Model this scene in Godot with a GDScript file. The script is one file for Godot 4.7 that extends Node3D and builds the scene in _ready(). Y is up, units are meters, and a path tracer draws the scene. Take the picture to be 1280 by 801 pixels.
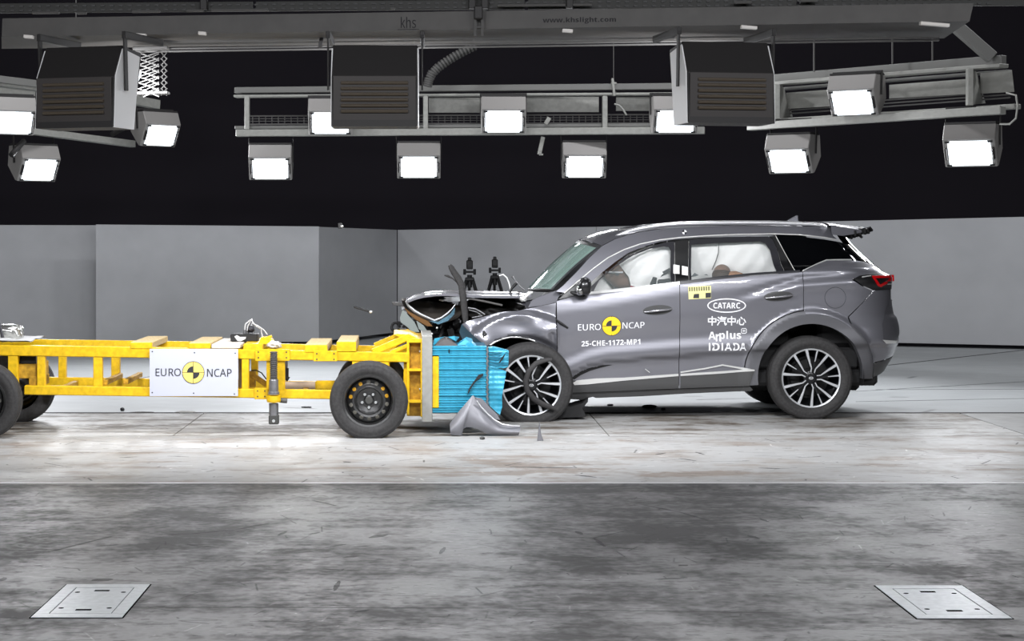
extends Node3D
# Crash hall: a grey car that has hit a deformable barrier on a yellow test trolley, under a rig of floodlights.
const F := 2400.0
const CX := 548.0
const CY := 304.0
const EYE := 1.5
var M := {}
var taken := {}

func P(u, v, d) -> Vector3:      # the point seen at pixel (u, v) at distance d
	return Vector3((u - CX) * d / F, EYE - (v - CY) * d / F, -d)

# ---------------------------------------------------------------- nodes
func numbered(called: String) -> String:
	taken[called] = taken.get(called, -1) + 1
	return called if taken[called] == 0 else "%s_%03d" % [called, taken[called]]

func thing(called: String, label: String, category: String, at := Vector3.ZERO, turn := 0.0, group := "") -> Node3D:
	var o := Node3D.new()
	o.name = numbered(called)
	add_child(o)
	o.position = at
	o.rotation.y = turn
	tag(o, label, category, group)
	return o

func tag(o: Node3D, label: String, category: String, group := "", kind := "") -> Node3D:
	o.set_meta("label", label)
	o.set_meta("category", category)
	if group: o.set_meta("group", group)
	if kind: o.set_meta("kind", kind)
	return o

func joint(called: String, parent: Node3D, label := "") -> Node3D:
	var o := Node3D.new()
	o.name = called
	parent.add_child(o, true)
	if label: o.set_meta("label", label)
	return o

func obj(called: String, st: SurfaceTool, m: Material, parent: Node = null, label := "") -> MeshInstance3D:
	var o := MeshInstance3D.new()
	o.mesh = st.commit()
	o.material_override = m
	if parent == null:
		o.name = numbered(called)
		add_child(o)
	else:
		o.name = called
		parent.add_child(o, true)
	if label: o.set_meta("label", label)
	return o

func struct_root(called: String, label: String, category: String) -> Node3D:
	return tag(thing(called, label, category), label, category, "", "structure")

# ---------------------------------------------------------------- mesh building
func mb() -> SurfaceTool:
	var st := SurfaceTool.new()
	st.begin(Mesh.PRIMITIVE_TRIANGLES)
	return st

func vtx(st: SurfaceTool, p: Vector3, n: Vector3, uv := Vector2.ZERO) -> void:
	st.set_normal(n)
	st.set_uv(uv)
	st.add_vertex(p)

func tri(st: SurfaceTool, a: Vector3, b: Vector3, c: Vector3, na: Vector3, nb: Vector3, nc: Vector3) -> void:
	var g := (c - a).cross(b - a)
	if g.length_squared() < 1e-16: return
	if g.dot(na + nb + nc) < 0:
		vtx(st, a, na); vtx(st, c, nc); vtx(st, b, nb)
	else:
		vtx(st, a, na); vtx(st, b, nb); vtx(st, c, nc)

func face(st: SurfaceTool, pts: Array, out: Vector3) -> void:      # flat polygon looking towards out
	var n := Vector3.ZERO
	for i in range(1, pts.size() - 1):
		n += (pts[i + 1] - pts[0]).cross(pts[i] - pts[0])
	if n.length_squared() < 1e-18: return
	n = n.normalized()
	if n.dot(out) < 0: n = -n
	for i in range(1, pts.size() - 1):
		tri(st, pts[0], pts[i], pts[i + 1], n, n, n)

func box(st: SurfaceTool, c: Vector3, s: Vector3, b := Basis.IDENTITY, bev := 0.004) -> void:
	var h := s / 2.0
	var e := minf(bev, minf(h.x, minf(h.y, h.z)) * 0.45)
	for ax in 3:
		var u := (ax + 1) % 3
		var w := (ax + 2) % 3
		for sg in [-1.0, 1.0]:
			var q := []
			for k in [[-1, -1], [1, -1], [1, 1], [-1, 1]]:
				var p := Vector3.ZERO
				p[ax] = sg * h[ax]; p[u] = k[0] * (h[u] - e); p[w] = k[1] * (h[w] - e)
				q.append(c + b * p)
			var o := Vector3.ZERO
			o[ax] = sg
			face(st, q, b * o)
			if e <= 0: continue
			for sg2 in [-1.0, 1.0]:       # the edge between +-ax and +-u
				var r := []
				for k in [-1.0, 1.0]:
					var p1 := Vector3.ZERO
					var p2 := Vector3.ZERO
					p1[ax] = sg * h[ax]; p1[u] = sg2 * (h[u] - e); p1[w] = k * (h[w] - e)
					p2[ax] = sg * (h[ax] - e); p2[u] = sg2 * h[u]; p2[w] = k * (h[w] - e)
					if k < 0: r = [c + b * p1, c + b * p2]
					else: r.append_array([c + b * p2, c + b * p1])
				var oo := Vector3.ZERO
				oo[ax] = sg; oo[u] = sg2
				face(st, r, b * oo)

func box2(st: SurfaceTool, lo: Vector3, hi: Vector3, bev := 0.004) -> void:
	box(st, (lo + hi) / 2.0, (hi - lo).abs(), Basis.IDENTITY, bev)

func aim(d: Vector3, up := Vector3.UP) -> Basis:      # x along d
	var x := d.normalized()
	if absf(x.dot(up)) > 0.98: up = Vector3.BACK
	var z := x.cross(up).normalized()
	return Basis(x, z.cross(x).normalized(), z)

func bar(st: SurfaceTool, a: Vector3, b: Vector3, h: float, w: float, bev := 0.004, up := Vector3.UP) -> void:
	box(st, (a + b) / 2.0, Vector3(a.distance_to(b), h, w), aim(b - a, up), bev)

func tube(st: SurfaceTool, pts: Array, r, seg := 8, flat := 1.0) -> void:      # r: number or one per point; flat squeezes the section
	var n := pts.size()
	var up := Vector3(0.13, 0.21, 0.97).normalized()
	var rings := []
	var norms := []
	for i in n:
		var d: Vector3 = (pts[mini(i + 1, n - 1)] - pts[maxi(i - 1, 0)]).normalized()
		var s := d.cross(up)
		if s.length() < 0.05: s = d.cross(Vector3.RIGHT)
		s = s.normalized()
		up = s.cross(d).normalized()
		var rr: float = r[i] if r is Array else r
		var ring := []
		var nn := []
		for k in seg:
			var a := TAU * k / seg
			nn.append((s * cos(a) / flat + up * sin(a)).normalized())
			ring.append(pts[i] + s * cos(a) * rr * flat + up * sin(a) * rr)
		rings.append(ring); norms.append(nn)
	for i in n - 1:
		for k in seg:
			var k2 := (k + 1) % seg
			tri(st, rings[i][k], rings[i][k2], rings[i + 1][k], norms[i][k], norms[i][k2], norms[i + 1][k])
			tri(st, rings[i][k2], rings[i + 1][k2], rings[i + 1][k], norms[i][k2], norms[i + 1][k2], norms[i + 1][k])
	face(st, rings[0], pts[0] - pts[1])
	face(st, rings[n - 1], pts[n - 1] - pts[n - 2])

# profile of (radius, height) turned about t's z axis; smooth: share normals along the profile
func lathe(st: SurfaceTool, prof: Array, t: Transform3D, seg := 32, smooth := false, a0 := 0.0, a1 := TAU) -> void:
	var pn := []
	for i in prof.size() - 1:
		var d: Vector2 = (prof[i + 1] - prof[i]).normalized()
		pn.append(Vector2(d.y, -d.x))
	for i in prof.size() - 1:
		var n0: Vector2 = pn[i]
		var n1: Vector2 = pn[i]
		if smooth:
			if i > 0 and pn[i - 1].dot(pn[i]) > 0.5: n0 = (pn[i - 1] + pn[i]).normalized()
			if i < pn.size() - 1 and pn[i + 1].dot(pn[i]) > 0.5: n1 = (pn[i + 1] + pn[i]).normalized()
		for k in seg:
			var c0 := a0 + (a1 - a0) * k / seg
			var c1 := a0 + (a1 - a0) * (k + 1) / seg
			var q := []
			var m := []
			for e in [[prof[i], n0, c0], [prof[i], n0, c1], [prof[i + 1], n1, c1], [prof[i + 1], n1, c0]]:
				q.append(t * Vector3(e[0].x * cos(e[2]), e[0].x * sin(e[2]), e[0].y))
				m.append((t.basis * Vector3(e[1].x * cos(e[2]), e[1].x * sin(e[2]), e[1].y)).normalized())
			tri(st, q[0], q[1], q[2], m[0], m[1], m[2])
			tri(st, q[0], q[2], q[3], m[0], m[2], m[3])

# polygon in t's xy plane, made solid between z0 and z1
func extrude(st: SurfaceTool, poly, t: Transform3D, z0: float, z1: float, bev := 0.0) -> void:
	var pts := PackedVector2Array(poly)
	if Geometry2D.is_polygon_clockwise(pts): pts.reverse()
	var inner := pts
	if bev > 0:
		var sh := Geometry2D.offset_polygon(pts, -bev, Geometry2D.JOIN_MITER)
		if sh.size() == 1 and sh[0].size() == pts.size():
			inner = sh[0]
			var best := 0
			for i in inner.size():
				if inner[i].distance_to(pts[0]) < inner[best].distance_to(pts[0]): best = i
			inner = inner.slice(best) + inner.slice(0, best)
		else: bev = 0.0
	var idx := Geometry2D.triangulate_polygon(inner)
	var zn := t.basis.z.normalized()
	for i in range(0, idx.size(), 3):
		var a := inner[idx[i]]; var b := inner[idx[i + 1]]; var c := inner[idx[i + 2]]
		tri(st, t * Vector3(a.x, a.y, z1), t * Vector3(b.x, b.y, z1), t * Vector3(c.x, c.y, z1), zn, zn, zn)
		tri(st, t * Vector3(a.x, a.y, z0), t * Vector3(b.x, b.y, z0), t * Vector3(c.x, c.y, z0), -zn, -zn, -zn)
	for i in pts.size():
		var j := (i + 1) % pts.size()
		var o := t.basis * Vector3(pts[j].y - pts[i].y, pts[i].x - pts[j].x, 0)
		face(st, [t * Vector3(pts[i].x, pts[i].y, z0 + bev), t * Vector3(pts[j].x, pts[j].y, z0 + bev), t * Vector3(pts[j].x, pts[j].y, z1 - bev), t * Vector3(pts[i].x, pts[i].y, z1 - bev)], o)
		if bev > 0:
			face(st, [t * Vector3(pts[i].x, pts[i].y, z1 - bev), t * Vector3(pts[j].x, pts[j].y, z1 - bev), t * Vector3(inner[j].x, inner[j].y, z1), t * Vector3(inner[i].x, inner[i].y, z1)], o + zn * 0.5)
			face(st, [t * Vector3(pts[i].x, pts[i].y, z0 + bev), t * Vector3(pts[j].x, pts[j].y, z0 + bev), t * Vector3(inner[j].x, inner[j].y, z0), t * Vector3(inner[i].x, inner[i].y, z0)], o - zn * 0.5)

# a surface given by a grid of points [row][column]; smooth normals from neighbours
func sheet(st: SurfaceTool, g: Array, out: Vector3) -> void:
	var r := g.size()
	var c: int = g[0].size()
	var nn := []
	for i in r:
		var row := []
		for j in c:
			var du: Vector3 = g[i][mini(j + 1, c - 1)] - g[i][maxi(j - 1, 0)]
			var dv: Vector3 = g[mini(i + 1, r - 1)][j] - g[maxi(i - 1, 0)][j]
			row.append(du.cross(dv).normalized())
		nn.append(row)
	var s := 1.0 if nn[r / 2][c / 2].dot(out) >= 0 else -1.0
	for i in r - 1:
		for j in c - 1:
			tri(st, g[i][j], g[i][j + 1], g[i + 1][j], nn[i][j] * s, nn[i][j + 1] * s, nn[i + 1][j] * s)
			tri(st, g[i][j + 1], g[i + 1][j + 1], g[i + 1][j], nn[i][j + 1] * s, nn[i + 1][j + 1] * s, nn[i + 1][j] * s)

# a lump: a sphere pushed about by noise
func lump(st: SurfaceTool, c: Vector3, s: Vector3, sd: int, rough := 0.25, freq := 2.0, rows := 12, cols := 18, pow_ := 1.0) -> void:
	var nz := FastNoiseLite.new()
	nz.seed = sd; nz.frequency = freq * 0.5
	var g := []
	for i in rows + 1:
		var row := []
		for j in cols + 1:
			var a := PI * i / rows
			var b := TAU * (j % cols) / cols
			var d := Vector3(sin(a) * cos(b), cos(a), sin(a) * sin(b))
			var q := Vector3(signf(d.x) * pow(absf(d.x), pow_), signf(d.y) * pow(absf(d.y), pow_), signf(d.z) * pow(absf(d.z), pow_))
			row.append(c + q * s * (1.0 + rough * nz.get_noise_3dv(d * 2.0)))
		g.append(row)
	var r := g.size()
	var nn := []
	for i in r:
		var row := []
		for j in cols + 1:
			var du: Vector3 = g[i][(j + 1) % cols] - g[i][(j - 1 + cols) % cols]
			var dv: Vector3 = g[mini(i + 1, r - 1)][j] - g[maxi(i - 1, 0)][j]
			var n := du.cross(dv)
			if n.length() < 1e-9: n = Vector3.UP if i == 0 else Vector3.DOWN
			if n.dot(g[i][j] - c) < 0: n = -n
			row.append(n.normalized())
		nn.append(row)
	for i in r - 1:
		for j in cols:
			tri(st, g[i][j], g[i][j + 1], g[i + 1][j], nn[i][j], nn[i][j + 1], nn[i + 1][j])
			tri(st, g[i][j + 1], g[i + 1][j + 1], g[i + 1][j], nn[i][j + 1], nn[i + 1][j + 1], nn[i + 1][j])

# flat marks: polygons (or lettering) in 2D laid on a surface by put(Vector2) -> [point, normal]
func lay(st: SurfaceTool, tris: PackedVector2Array, put: Callable) -> void:
	for i in range(0, tris.size() - 2, 3):
		var a = put.call(tris[i])
		var b = put.call(tris[i + 1])
		var c = put.call(tris[i + 2])
		tri(st, a[0], b[0], c[0], a[1], b[1], c[1])

func poly_tris(pts, holes := []) -> PackedVector2Array:
	var out := PackedVector2Array()
	var p := PackedVector2Array(pts)
	for k in Geometry2D.triangulate_polygon(p): out.append(p[k])
	return out

func ring_tris(c: Vector2, r0: Vector2, r1: Vector2, a0 := 0.0, a1 := TAU, n := 40) -> PackedVector2Array:
	var out := PackedVector2Array()
	for i in n:
		var a := a0 + (a1 - a0) * i / n
		var b := a0 + (a1 - a0) * (i + 1) / n
		var d := [c + Vector2(cos(a), sin(a)) * r0, c + Vector2(cos(a), sin(a)) * r1, c + Vector2(cos(b), sin(b)) * r1, c + Vector2(cos(b), sin(b)) * r0]
		out.append_array([d[0], d[1], d[2], d[0], d[2], d[3]])
	return out

func stroke_tris(list: Array, w: float) -> PackedVector2Array:      # each item: a polyline
	var out := PackedVector2Array()
	for l in list:
		for i in l.size() - 1:
			var a: Vector2 = l[i]
			var b: Vector2 = l[i + 1]
			var d := (b - a).normalized() * w / 2
			var n := Vector2(-d.y, d.x)
			a -= d * 0.8; b += d * 0.8
			out.append_array([a - n, b - n, b + n, a - n, b + n, a + n])
	return out

# lettering as triangles, scaled into the rectangle lo..hi (fits its ink)
func text_tris(s: String, lo: Vector2, hi: Vector2, weight := 400, font := "Droid Sans") -> PackedVector2Array:
	var f := SystemFont.new()
	f.font_names = PackedStringArray([font])
	f.font_weight = weight
	var tm := TextMesh.new()
	tm.font = f; tm.text = s; tm.font_size = 48; tm.pixel_size = 0.01; tm.depth = 0.0; tm.curve_step = 2.0
	var arr := tm.get_mesh_arrays()
	var v: PackedVector3Array = arr[Mesh.ARRAY_VERTEX]
	var nn: PackedVector3Array = arr[Mesh.ARRAY_NORMAL]
	var ix = arr[Mesh.ARRAY_INDEX]
	if ix == null: ix = PackedInt32Array(range(v.size()))
	var a := Vector2(1e9, 1e9)
	var b := -a
	var out := PackedVector2Array()
	for i in range(0, ix.size(), 3):
		if nn[ix[i]].z < 0.5: continue
		for k in 3:
			var q := Vector2(v[ix[i + k]].x, v[ix[i + k]].y)
			a = a.min(q); b = b.max(q)
			out.append(q)
	for i in out.size():
		out[i] = lo + (out[i] - a) / (b - a) * (hi - lo)
	return out

# ---------------------------------------------------------------- curves and clipping
func pl(xs: Array, ys: Array, x: float) -> float:
	if x <= xs[0]: return ys[0]
	var n := xs.size()
	if x >= xs[n - 1]: return ys[n - 1]
	var i := 0
	while x > xs[i + 1]: i += 1
	return lerpf(ys[i], ys[i + 1], (x - xs[i]) / (xs[i + 1] - xs[i]))

func pc(xs: Array, ys: Array, x: float) -> float:      # smooth through the points, without overshoot
	var n := xs.size()
	if x <= xs[0]: return ys[0]
	if x >= xs[n - 1]: return ys[n - 1]
	var i := 0
	while x > xs[i + 1]: i += 1
	var h: float = xs[i + 1] - xs[i]
	var d: float = (ys[i + 1] - ys[i]) / h
	var m0 := d
	var m1 := d
	if i > 0:
		var d0: float = (ys[i] - ys[i - 1]) / (xs[i] - xs[i - 1])
		m0 = 0.0 if d0 * d <= 0 else 2.0 * d0 * d / (d0 + d)
	if i < n - 2:
		var d1: float = (ys[i + 2] - ys[i + 1]) / (xs[i + 2] - xs[i + 1])
		m1 = 0.0 if d1 * d <= 0 else 2.0 * d1 * d / (d1 + d)
	var t: float = (x - xs[i]) / h
	return ys[i] * (1 + 2 * t) * (1 - t) * (1 - t) + h * m0 * t * (1 - t) * (1 - t) + ys[i + 1] * t * t * (3 - 2 * t) + h * m1 * t * t * (t - 1)

func gap(poly: PackedVector2Array, d: float) -> PackedVector2Array:
	if Geometry2D.is_polygon_clockwise(poly): poly.reverse()
	var r := Geometry2D.offset_polygon(poly, d, Geometry2D.JOIN_MITER)
	if r.is_empty(): return poly
	var big: PackedVector2Array = r[0]
	for q in r:
		if q.size() > big.size(): big = q
	return big

# a skin over the polygon, z = zf(x, y): cut into cells, smooth normals, edges turned in by thick. side -1 mirrors it to the far side.
func panel(st: SurfaceTool, poly: PackedVector2Array, zf: Callable, off := 0.0, thick := 0.02, holes := [], side := 1.0, cell := 0.03) -> void:
	var lo := Vector2(1e9, 1e9)
	var hi := -lo
	for q in poly:
		lo = lo.min(q); hi = hi.max(q)
	var hs := []
	for h in holes: hs.append(PackedVector2Array(h))
	var nx := int(ceil((hi.x - lo.x) / cell))
	var ny := int(ceil((hi.y - lo.y) / cell))
	var cache := {}
	var at := func(q: Vector2) -> Array:
		var key := Vector2i(int(round(q.x * 5000)), int(round(q.y * 5000)))
		if not cache.has(key):
			var z: float = zf.call(q.x, q.y)
			var e := 0.006
			var n := Vector3(-(zf.call(q.x + e, q.y) - zf.call(q.x - e, q.y)) / (2 * e), -(zf.call(q.x, q.y + e) - zf.call(q.x, q.y - e)) / (2 * e), 1).normalized()
			var p := Vector3(q.x, q.y, z) + n * off
			cache[key] = [Vector3(p.x, p.y, p.z * side), Vector3(n.x, n.y, n.z * side)]
		return cache[key]
	for iy in ny:
		for ix in nx:
			var a := lo + Vector2(ix, iy) * cell
			var c := PackedVector2Array([a, a + Vector2(cell, 0), a + Vector2(cell, cell), a + Vector2(0, cell)])
			var pieces := Geometry2D.intersect_polygons(c, poly)
			for h in hs:
				var rest: Array[PackedVector2Array] = []
				for pc_ in pieces: rest.append_array(Geometry2D.clip_polygons(pc_, h))
				pieces = rest
			for pc_ in pieces:
				if pc_.size() < 3: continue
				var idx := Geometry2D.triangulate_polygon(pc_)
				for k in range(0, idx.size(), 3):
					var A = at.call(pc_[idx[k]])
					var B = at.call(pc_[idx[k + 1]])
					var C = at.call(pc_[idx[k + 2]])
					tri(st, A[0], B[0], C[0], A[1], B[1], C[1])
	if thick <= 0: return
	var loops := [poly]
	loops.append_array(hs)
	for li in loops.size():
		var l: PackedVector2Array = loops[li]
		var ccw := not Geometry2D.is_polygon_clockwise(l)
		for i in l.size():
			var p := l[i]
			var q := l[(i + 1) % l.size()]
			var cnt := maxi(1, int(p.distance_to(q) / cell))
			var o := Vector2(q.y - p.y, p.x - q.x).normalized() * (1.0 if ccw else -1.0) * (1.0 if li == 0 else -1.0)
			for k in cnt:
				var A = at.call(p.lerp(q, float(k) / cnt))
				var B = at.call(p.lerp(q, float(k + 1) / cnt))
				var inn := Vector3(-o.x * 0.0, -o.y * 0.0, -thick * side)
				face(st, [A[0], B[0], B[0] + inn, A[0] + inn], Vector3(o.x, o.y, 0))

# ---------------------------------------------------------------- materials
func mat(c, rough := 0.6, metal := 0.0) -> StandardMaterial3D:
	var m := StandardMaterial3D.new()
	m.albedo_color = c if c is Color else Color(c[0], c[1], c[2])
	m.roughness = rough
	m.metallic = metal
	return m

func noise_tex(sd: int, freq: float, lo: Color, hi: Color, octaves := 4, size := 512) -> NoiseTexture2D:
	var n := FastNoiseLite.new()
	n.seed = sd; n.frequency = freq; n.fractal_octaves = octaves
	var t := NoiseTexture2D.new()
	t.noise = n; t.width = size; t.height = size; t.seamless = true
	var g := Gradient.new()
	g.set_color(0, lo); g.set_color(1, hi)
	t.color_ramp = g
	return t

func worn(c: Color, amount: float, rough: float, metal := 0.0, sd := 1, scale := 1.2, freq := 0.02) -> StandardMaterial3D:   # a plain colour with patches
	var m := mat(Color.WHITE, rough, metal)
	m.albedo_texture = noise_tex(sd, freq, c.darkened(amount), c.lightened(amount * 0.35))
	m.uv1_triplanar = true
	m.uv1_scale = Vector3.ONE * scale
	return m

# ================================================================ the scene
func _ready() -> void:
	var cam := Camera3D.new()
	cam.name = "camera"
	cam.projection = Camera3D.PROJECTION_FRUSTUM
	cam.near = 0.1
	cam.far = 200.0
	cam.size = 0.1 * 801.0 / F
	cam.frustum_offset = Vector2((640.0 - CX) / F * 0.1, -(400.5 - CY) / F * 0.1)
	cam.position = Vector3(0, EYE, 0)
	add_child(cam)
	cam.current = true
	var env := Environment.new()
	env.background_mode = Environment.BG_COLOR
	env.background_color = Color.BLACK
	env.tonemap_mode = Environment.TONE_MAPPER_LINEAR
	env.tonemap_exposure = 1.0
	env.sdfgi_enabled = true
	env.ssao_enabled = true
	env.ssil_enabled = true
	var we := WorldEnvironment.new()
	we.name = "environment"
	we.environment = env
	add_child(we)
	materials()
	room()
	floodlights()
	rig()
	screens()
	trolley()
	barrier()
	car()
	dummies()
	clutter()

func materials() -> void:
	M.black = mat([0.02, 0.02, 0.022], 0.5)
	M.rubber = worn(Color(0.17, 0.165, 0.165), 0.2, 0.75, 0.0, 3, 3.0)
	M.dark_plastic = mat([0.07, 0.07, 0.075], 0.55)
	M.steel = worn(Color(0.55, 0.55, 0.56), 0.25, 0.42, 0.6, 4)
	M.chrome = mat([0.8, 0.8, 0.8], 0.15, 1.0)
	M.yellow = worn(Color(0.90, 0.72, 0.02), 0.16, 0.42, 0.0, 5, 1.5)
	M.yellow_old = worn(Color(0.78, 0.58, 0.05), 0.3, 0.55, 0.0, 6, 2.0)
	M.wood = worn(Color(0.83, 0.72, 0.5), 0.2, 0.8, 0.0, 7, 3.0)
	M.white = mat([0.72, 0.73, 0.775], 0.5)
	M.plank_white = worn(Color(0.86, 0.83, 0.78), 0.1, 0.7, 0.0, 15)
	M.cloth = mat([0.76, 0.76, 0.76], 0.9)
	M.cloth.rim_enabled = true
	M.cloth.rim = 0.3
	M.ink = mat([0.16, 0.16, 0.18], 0.6)
	M.dim_rig = mat([0.42, 0.42, 0.41], 0.55)
	M.rail_pale = mat([0.27, 0.265, 0.26], 0.7)
	M.tab_pale = mat([0.8, 0.78, 0.76], 0.5)
	M.ink_soft = mat([0.045, 0.04, 0.06], 0.8)
	M.tray = mat([0.15, 0.15, 0.142], 0.65)
	M.hole = mat([0.015, 0.015, 0.015], 1.0)
	M.hole.metallic_specular = 0.1
	M.hatch = worn(Color(0.64, 0.66, 0.67), 0.1, 0.38, 0.3, 16, 2.0)
	M.foil = mat([0.8, 0.8, 0.78], 0.25, 0.9)
	M.flare_torn = mat([0.47, 0.47, 0.49], 0.45, 0.2)
	M.brown = mat([0.3, 0.26, 0.21], 0.8)
	M.letter_white = mat([0.92, 0.92, 0.93], 0.5)
	M.mark_yellow = mat([0.95, 0.78, 0.1], 0.5)
	M.pale_yellow = mat([0.93, 0.83, 0.42], 0.5)
	M.grey_metal = worn(Color(0.58, 0.58, 0.56), 0.1, 0.5, 0.1, 8)
	M.dim_metal = mat([0.3, 0.295, 0.29], 0.6)
	M.lamp_body = mat([0.50, 0.49, 0.48], 0.5, 0.2)
	M.lamp_dark = mat([0.095, 0.086, 0.086], 0.6)
	M.gantry = worn(Color(0.215, 0.205, 0.195), 0.1, 0.55, 0.0, 9, 0.5)
	M.lens = mat([0.95, 0.97, 1.0], 0.4)
	M.lens.emission_enabled = true
	M.lens.emission = Color(0.93, 0.97, 1.0)
	M.lens.emission_energy_multiplier = 2.5

# ---------------------------------------------------------------- hall
func stain_image(w: int, h: int, sx: float, sy: float, sd: int, base: Color, dark: Color, amount: float, fine: float, marks: Array, warm := Color(0, 0, 0, 0), spots := 200, blobs := []) -> Array:
	# sx, sy: metres covered. Returns [albedo image, roughness image]. Streaks run along x.
	var n1 := FastNoiseLite.new()
	n1.seed = sd; n1.frequency = 0.0055; n1.fractal_octaves = 7; n1.fractal_gain = 0.62
	n1.domain_warp_enabled = true; n1.domain_warp_amplitude = 60.0; n1.domain_warp_frequency = 0.004
	var n2 := FastNoiseLite.new()
	n2.seed = sd + 7; n2.frequency = 0.016; n2.fractal_octaves = 4
	var n3 := FastNoiseLite.new()
	n3.seed = sd + 13; n3.frequency = 0.05; n3.fractal_octaves = 3
	var a := n1.get_image(w, h * 2 / 3, false, false, false)
	a.resize(w, h)
	var b := n2.get_image(w / 3, h, false, false, false)
	b.resize(w, h)
	var c := n3.get_image(w, h, false, false, false)
	for im in [a, b, c]: im.convert(Image.FORMAT_L8)
	var soft := Image.create(w / 16, h / 16, false, Image.FORMAT_L8)      # broad worn and dirty areas and a painted lamp glare: [x, y, half width, half depth, amount]
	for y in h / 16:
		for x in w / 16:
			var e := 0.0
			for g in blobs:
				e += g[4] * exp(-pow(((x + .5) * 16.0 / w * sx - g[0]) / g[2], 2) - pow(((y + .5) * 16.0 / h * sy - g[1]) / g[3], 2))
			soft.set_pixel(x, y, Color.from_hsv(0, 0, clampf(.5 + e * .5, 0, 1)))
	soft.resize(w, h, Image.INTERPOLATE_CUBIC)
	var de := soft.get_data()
	var da := a.get_data()
	var db := b.get_data()
	var dc := c.get_data()
	var out := PackedByteArray()
	out.resize(w * h * 3)
	var ro := PackedByteArray()
	ro.resize(w * h)
	var wr := warm.r - base.r
	var wg := warm.g - base.g
	var wb := warm.b - base.b
	var o := 0
	for i in w * h:
		var k: float = (da[i] - 128) / 128.0
		var s := (db[i] - 128) / 128.0
		var t := (dc[i] - 128) / 128.0
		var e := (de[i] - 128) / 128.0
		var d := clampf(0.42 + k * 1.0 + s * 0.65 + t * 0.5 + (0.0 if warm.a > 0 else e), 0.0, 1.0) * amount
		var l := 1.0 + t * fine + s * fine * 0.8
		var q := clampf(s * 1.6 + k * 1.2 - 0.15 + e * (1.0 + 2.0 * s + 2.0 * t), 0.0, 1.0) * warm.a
		out[o] = clampi(int(255 * (lerpf(base.r, dark.r, d) + wr * q) * l), 0, 255)
		out[o + 1] = clampi(int(255 * (lerpf(base.g, dark.g, d) + wg * q) * l), 0, 255)
		out[o + 2] = clampi(int(255 * (lerpf(base.b, dark.b, d) + wb * q) * l), 0, 255)
		ro[i] = clampi(int(255 * (0.46 + 0.10 * d / maxf(amount, 0.01) + t * 0.05 + s * 0.03)), 0, 255)
		o += 3
	var im := Image.create_from_data(w, h, false, Image.FORMAT_RGB8, out)
	var rng := RandomNumberGenerator.new()
	rng.seed = sd
	for i in spots:      # scratches and specks
		var p := Vector2(rng.randf() * w, rng.randf() * h)
		var len := rng.randf_range(2, 45) * (1.0 if rng.randf() < 0.4 else 0.25)
		var ang := rng.randf_range(-0.5, 0.5) if rng.randf() < 0.75 else rng.randf_range(-2, 2)
		var tone := rng.randf_range(0.62, 0.88) if rng.randf() < 0.75 else rng.randf_range(1.05, 1.15)
		scratch(im, p, p + Vector2(cos(ang), sin(ang)) * len, 1, tone)
	for m in marks:      # [x0, y0, x1, y1, thickness, tone] in metres from the slab's far left corner
		scratch(im, Vector2(m[0] / sx * w, m[1] / sy * h), Vector2(m[2] / sx * w, m[3] / sy * h), int(m[4] / sx * w), m[5] * 0.3)
	return [im, Image.create_from_data(w, h, false, Image.FORMAT_L8, ro)]

func spread(list: Array, xo: float, dfar: float) -> Array:      # patches seen at a pixel, in metres from a slab's far left corner
	var r := []
	for q in list:
		var g := ground(q[0], q[1])
		var d := -g.z
		r.append([g.x + xo, dfar - d, q[2] * d / F, q[3] * d * d / (EYE * F), q[4]])
	return r

func scratch(im: Image, a: Vector2, b: Vector2, th: int, tone: float) -> void:
	var n := int(a.distance_to(b)) + 1
	for i in n + 1:
		var f := float(i) / n
		var p := a.lerp(b, f)
		var r := maxf(0.5, th * 0.5 * (1.0 - absf(f - 0.5) * 1.4))
		for y in range(int(p.y - r), int(p.y + r) + 1):
			for x in range(int(p.x - r), int(p.x + r) + 1):
				if x >= 0 and y >= 0 and x < im.get_width() and y < im.get_height():
					var c := im.get_pixel(x, y)
					im.set_pixel(x, y, Color(c.r * tone, c.g * tone, c.b * tone))

func slab_mat(im: Array, spec := 0.5) -> StandardMaterial3D:
	var m := mat(Color.WHITE, 1.0)
	m.albedo_texture = ImageTexture.create_from_image(im[0])
	m.roughness_texture = ImageTexture.create_from_image(im[1])
	m.metallic_specular = spec
	return m

func slab(called: String, x0: float, x1: float, d0: float, d1: float, top: float, m: Material, parent: Node3D, label := "") -> MeshInstance3D:      # d: distance from the camera
	var st := mb()
	var q := [Vector3(x0, top, -d1), Vector3(x1, top, -d1), Vector3(x1, top, -d0), Vector3(x0, top, -d0)]
	var uv := [Vector2(0, 0), Vector2(1, 0), Vector2(1, 1), Vector2(0, 1)]
	for k in [0, 1, 2, 0, 2, 3]: vtx(st, q[k], Vector3.UP, uv[k])
	var h := 0.3
	for s in 4:
		var a: Vector3 = q[s]
		var b: Vector3 = q[(s + 1) % 4]
		face(st, [a, b, b - Vector3(0, h, 0), a - Vector3(0, h, 0)], (a + b) / 2 - (q[0] + q[2]) / 2)
	face(st, [q[0] - Vector3(0, h, 0), q[1] - Vector3(0, h, 0), q[2] - Vector3(0, h, 0), q[3] - Vector3(0, h, 0)], Vector3.DOWN)
	return obj(called, st, m, parent, label)

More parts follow.
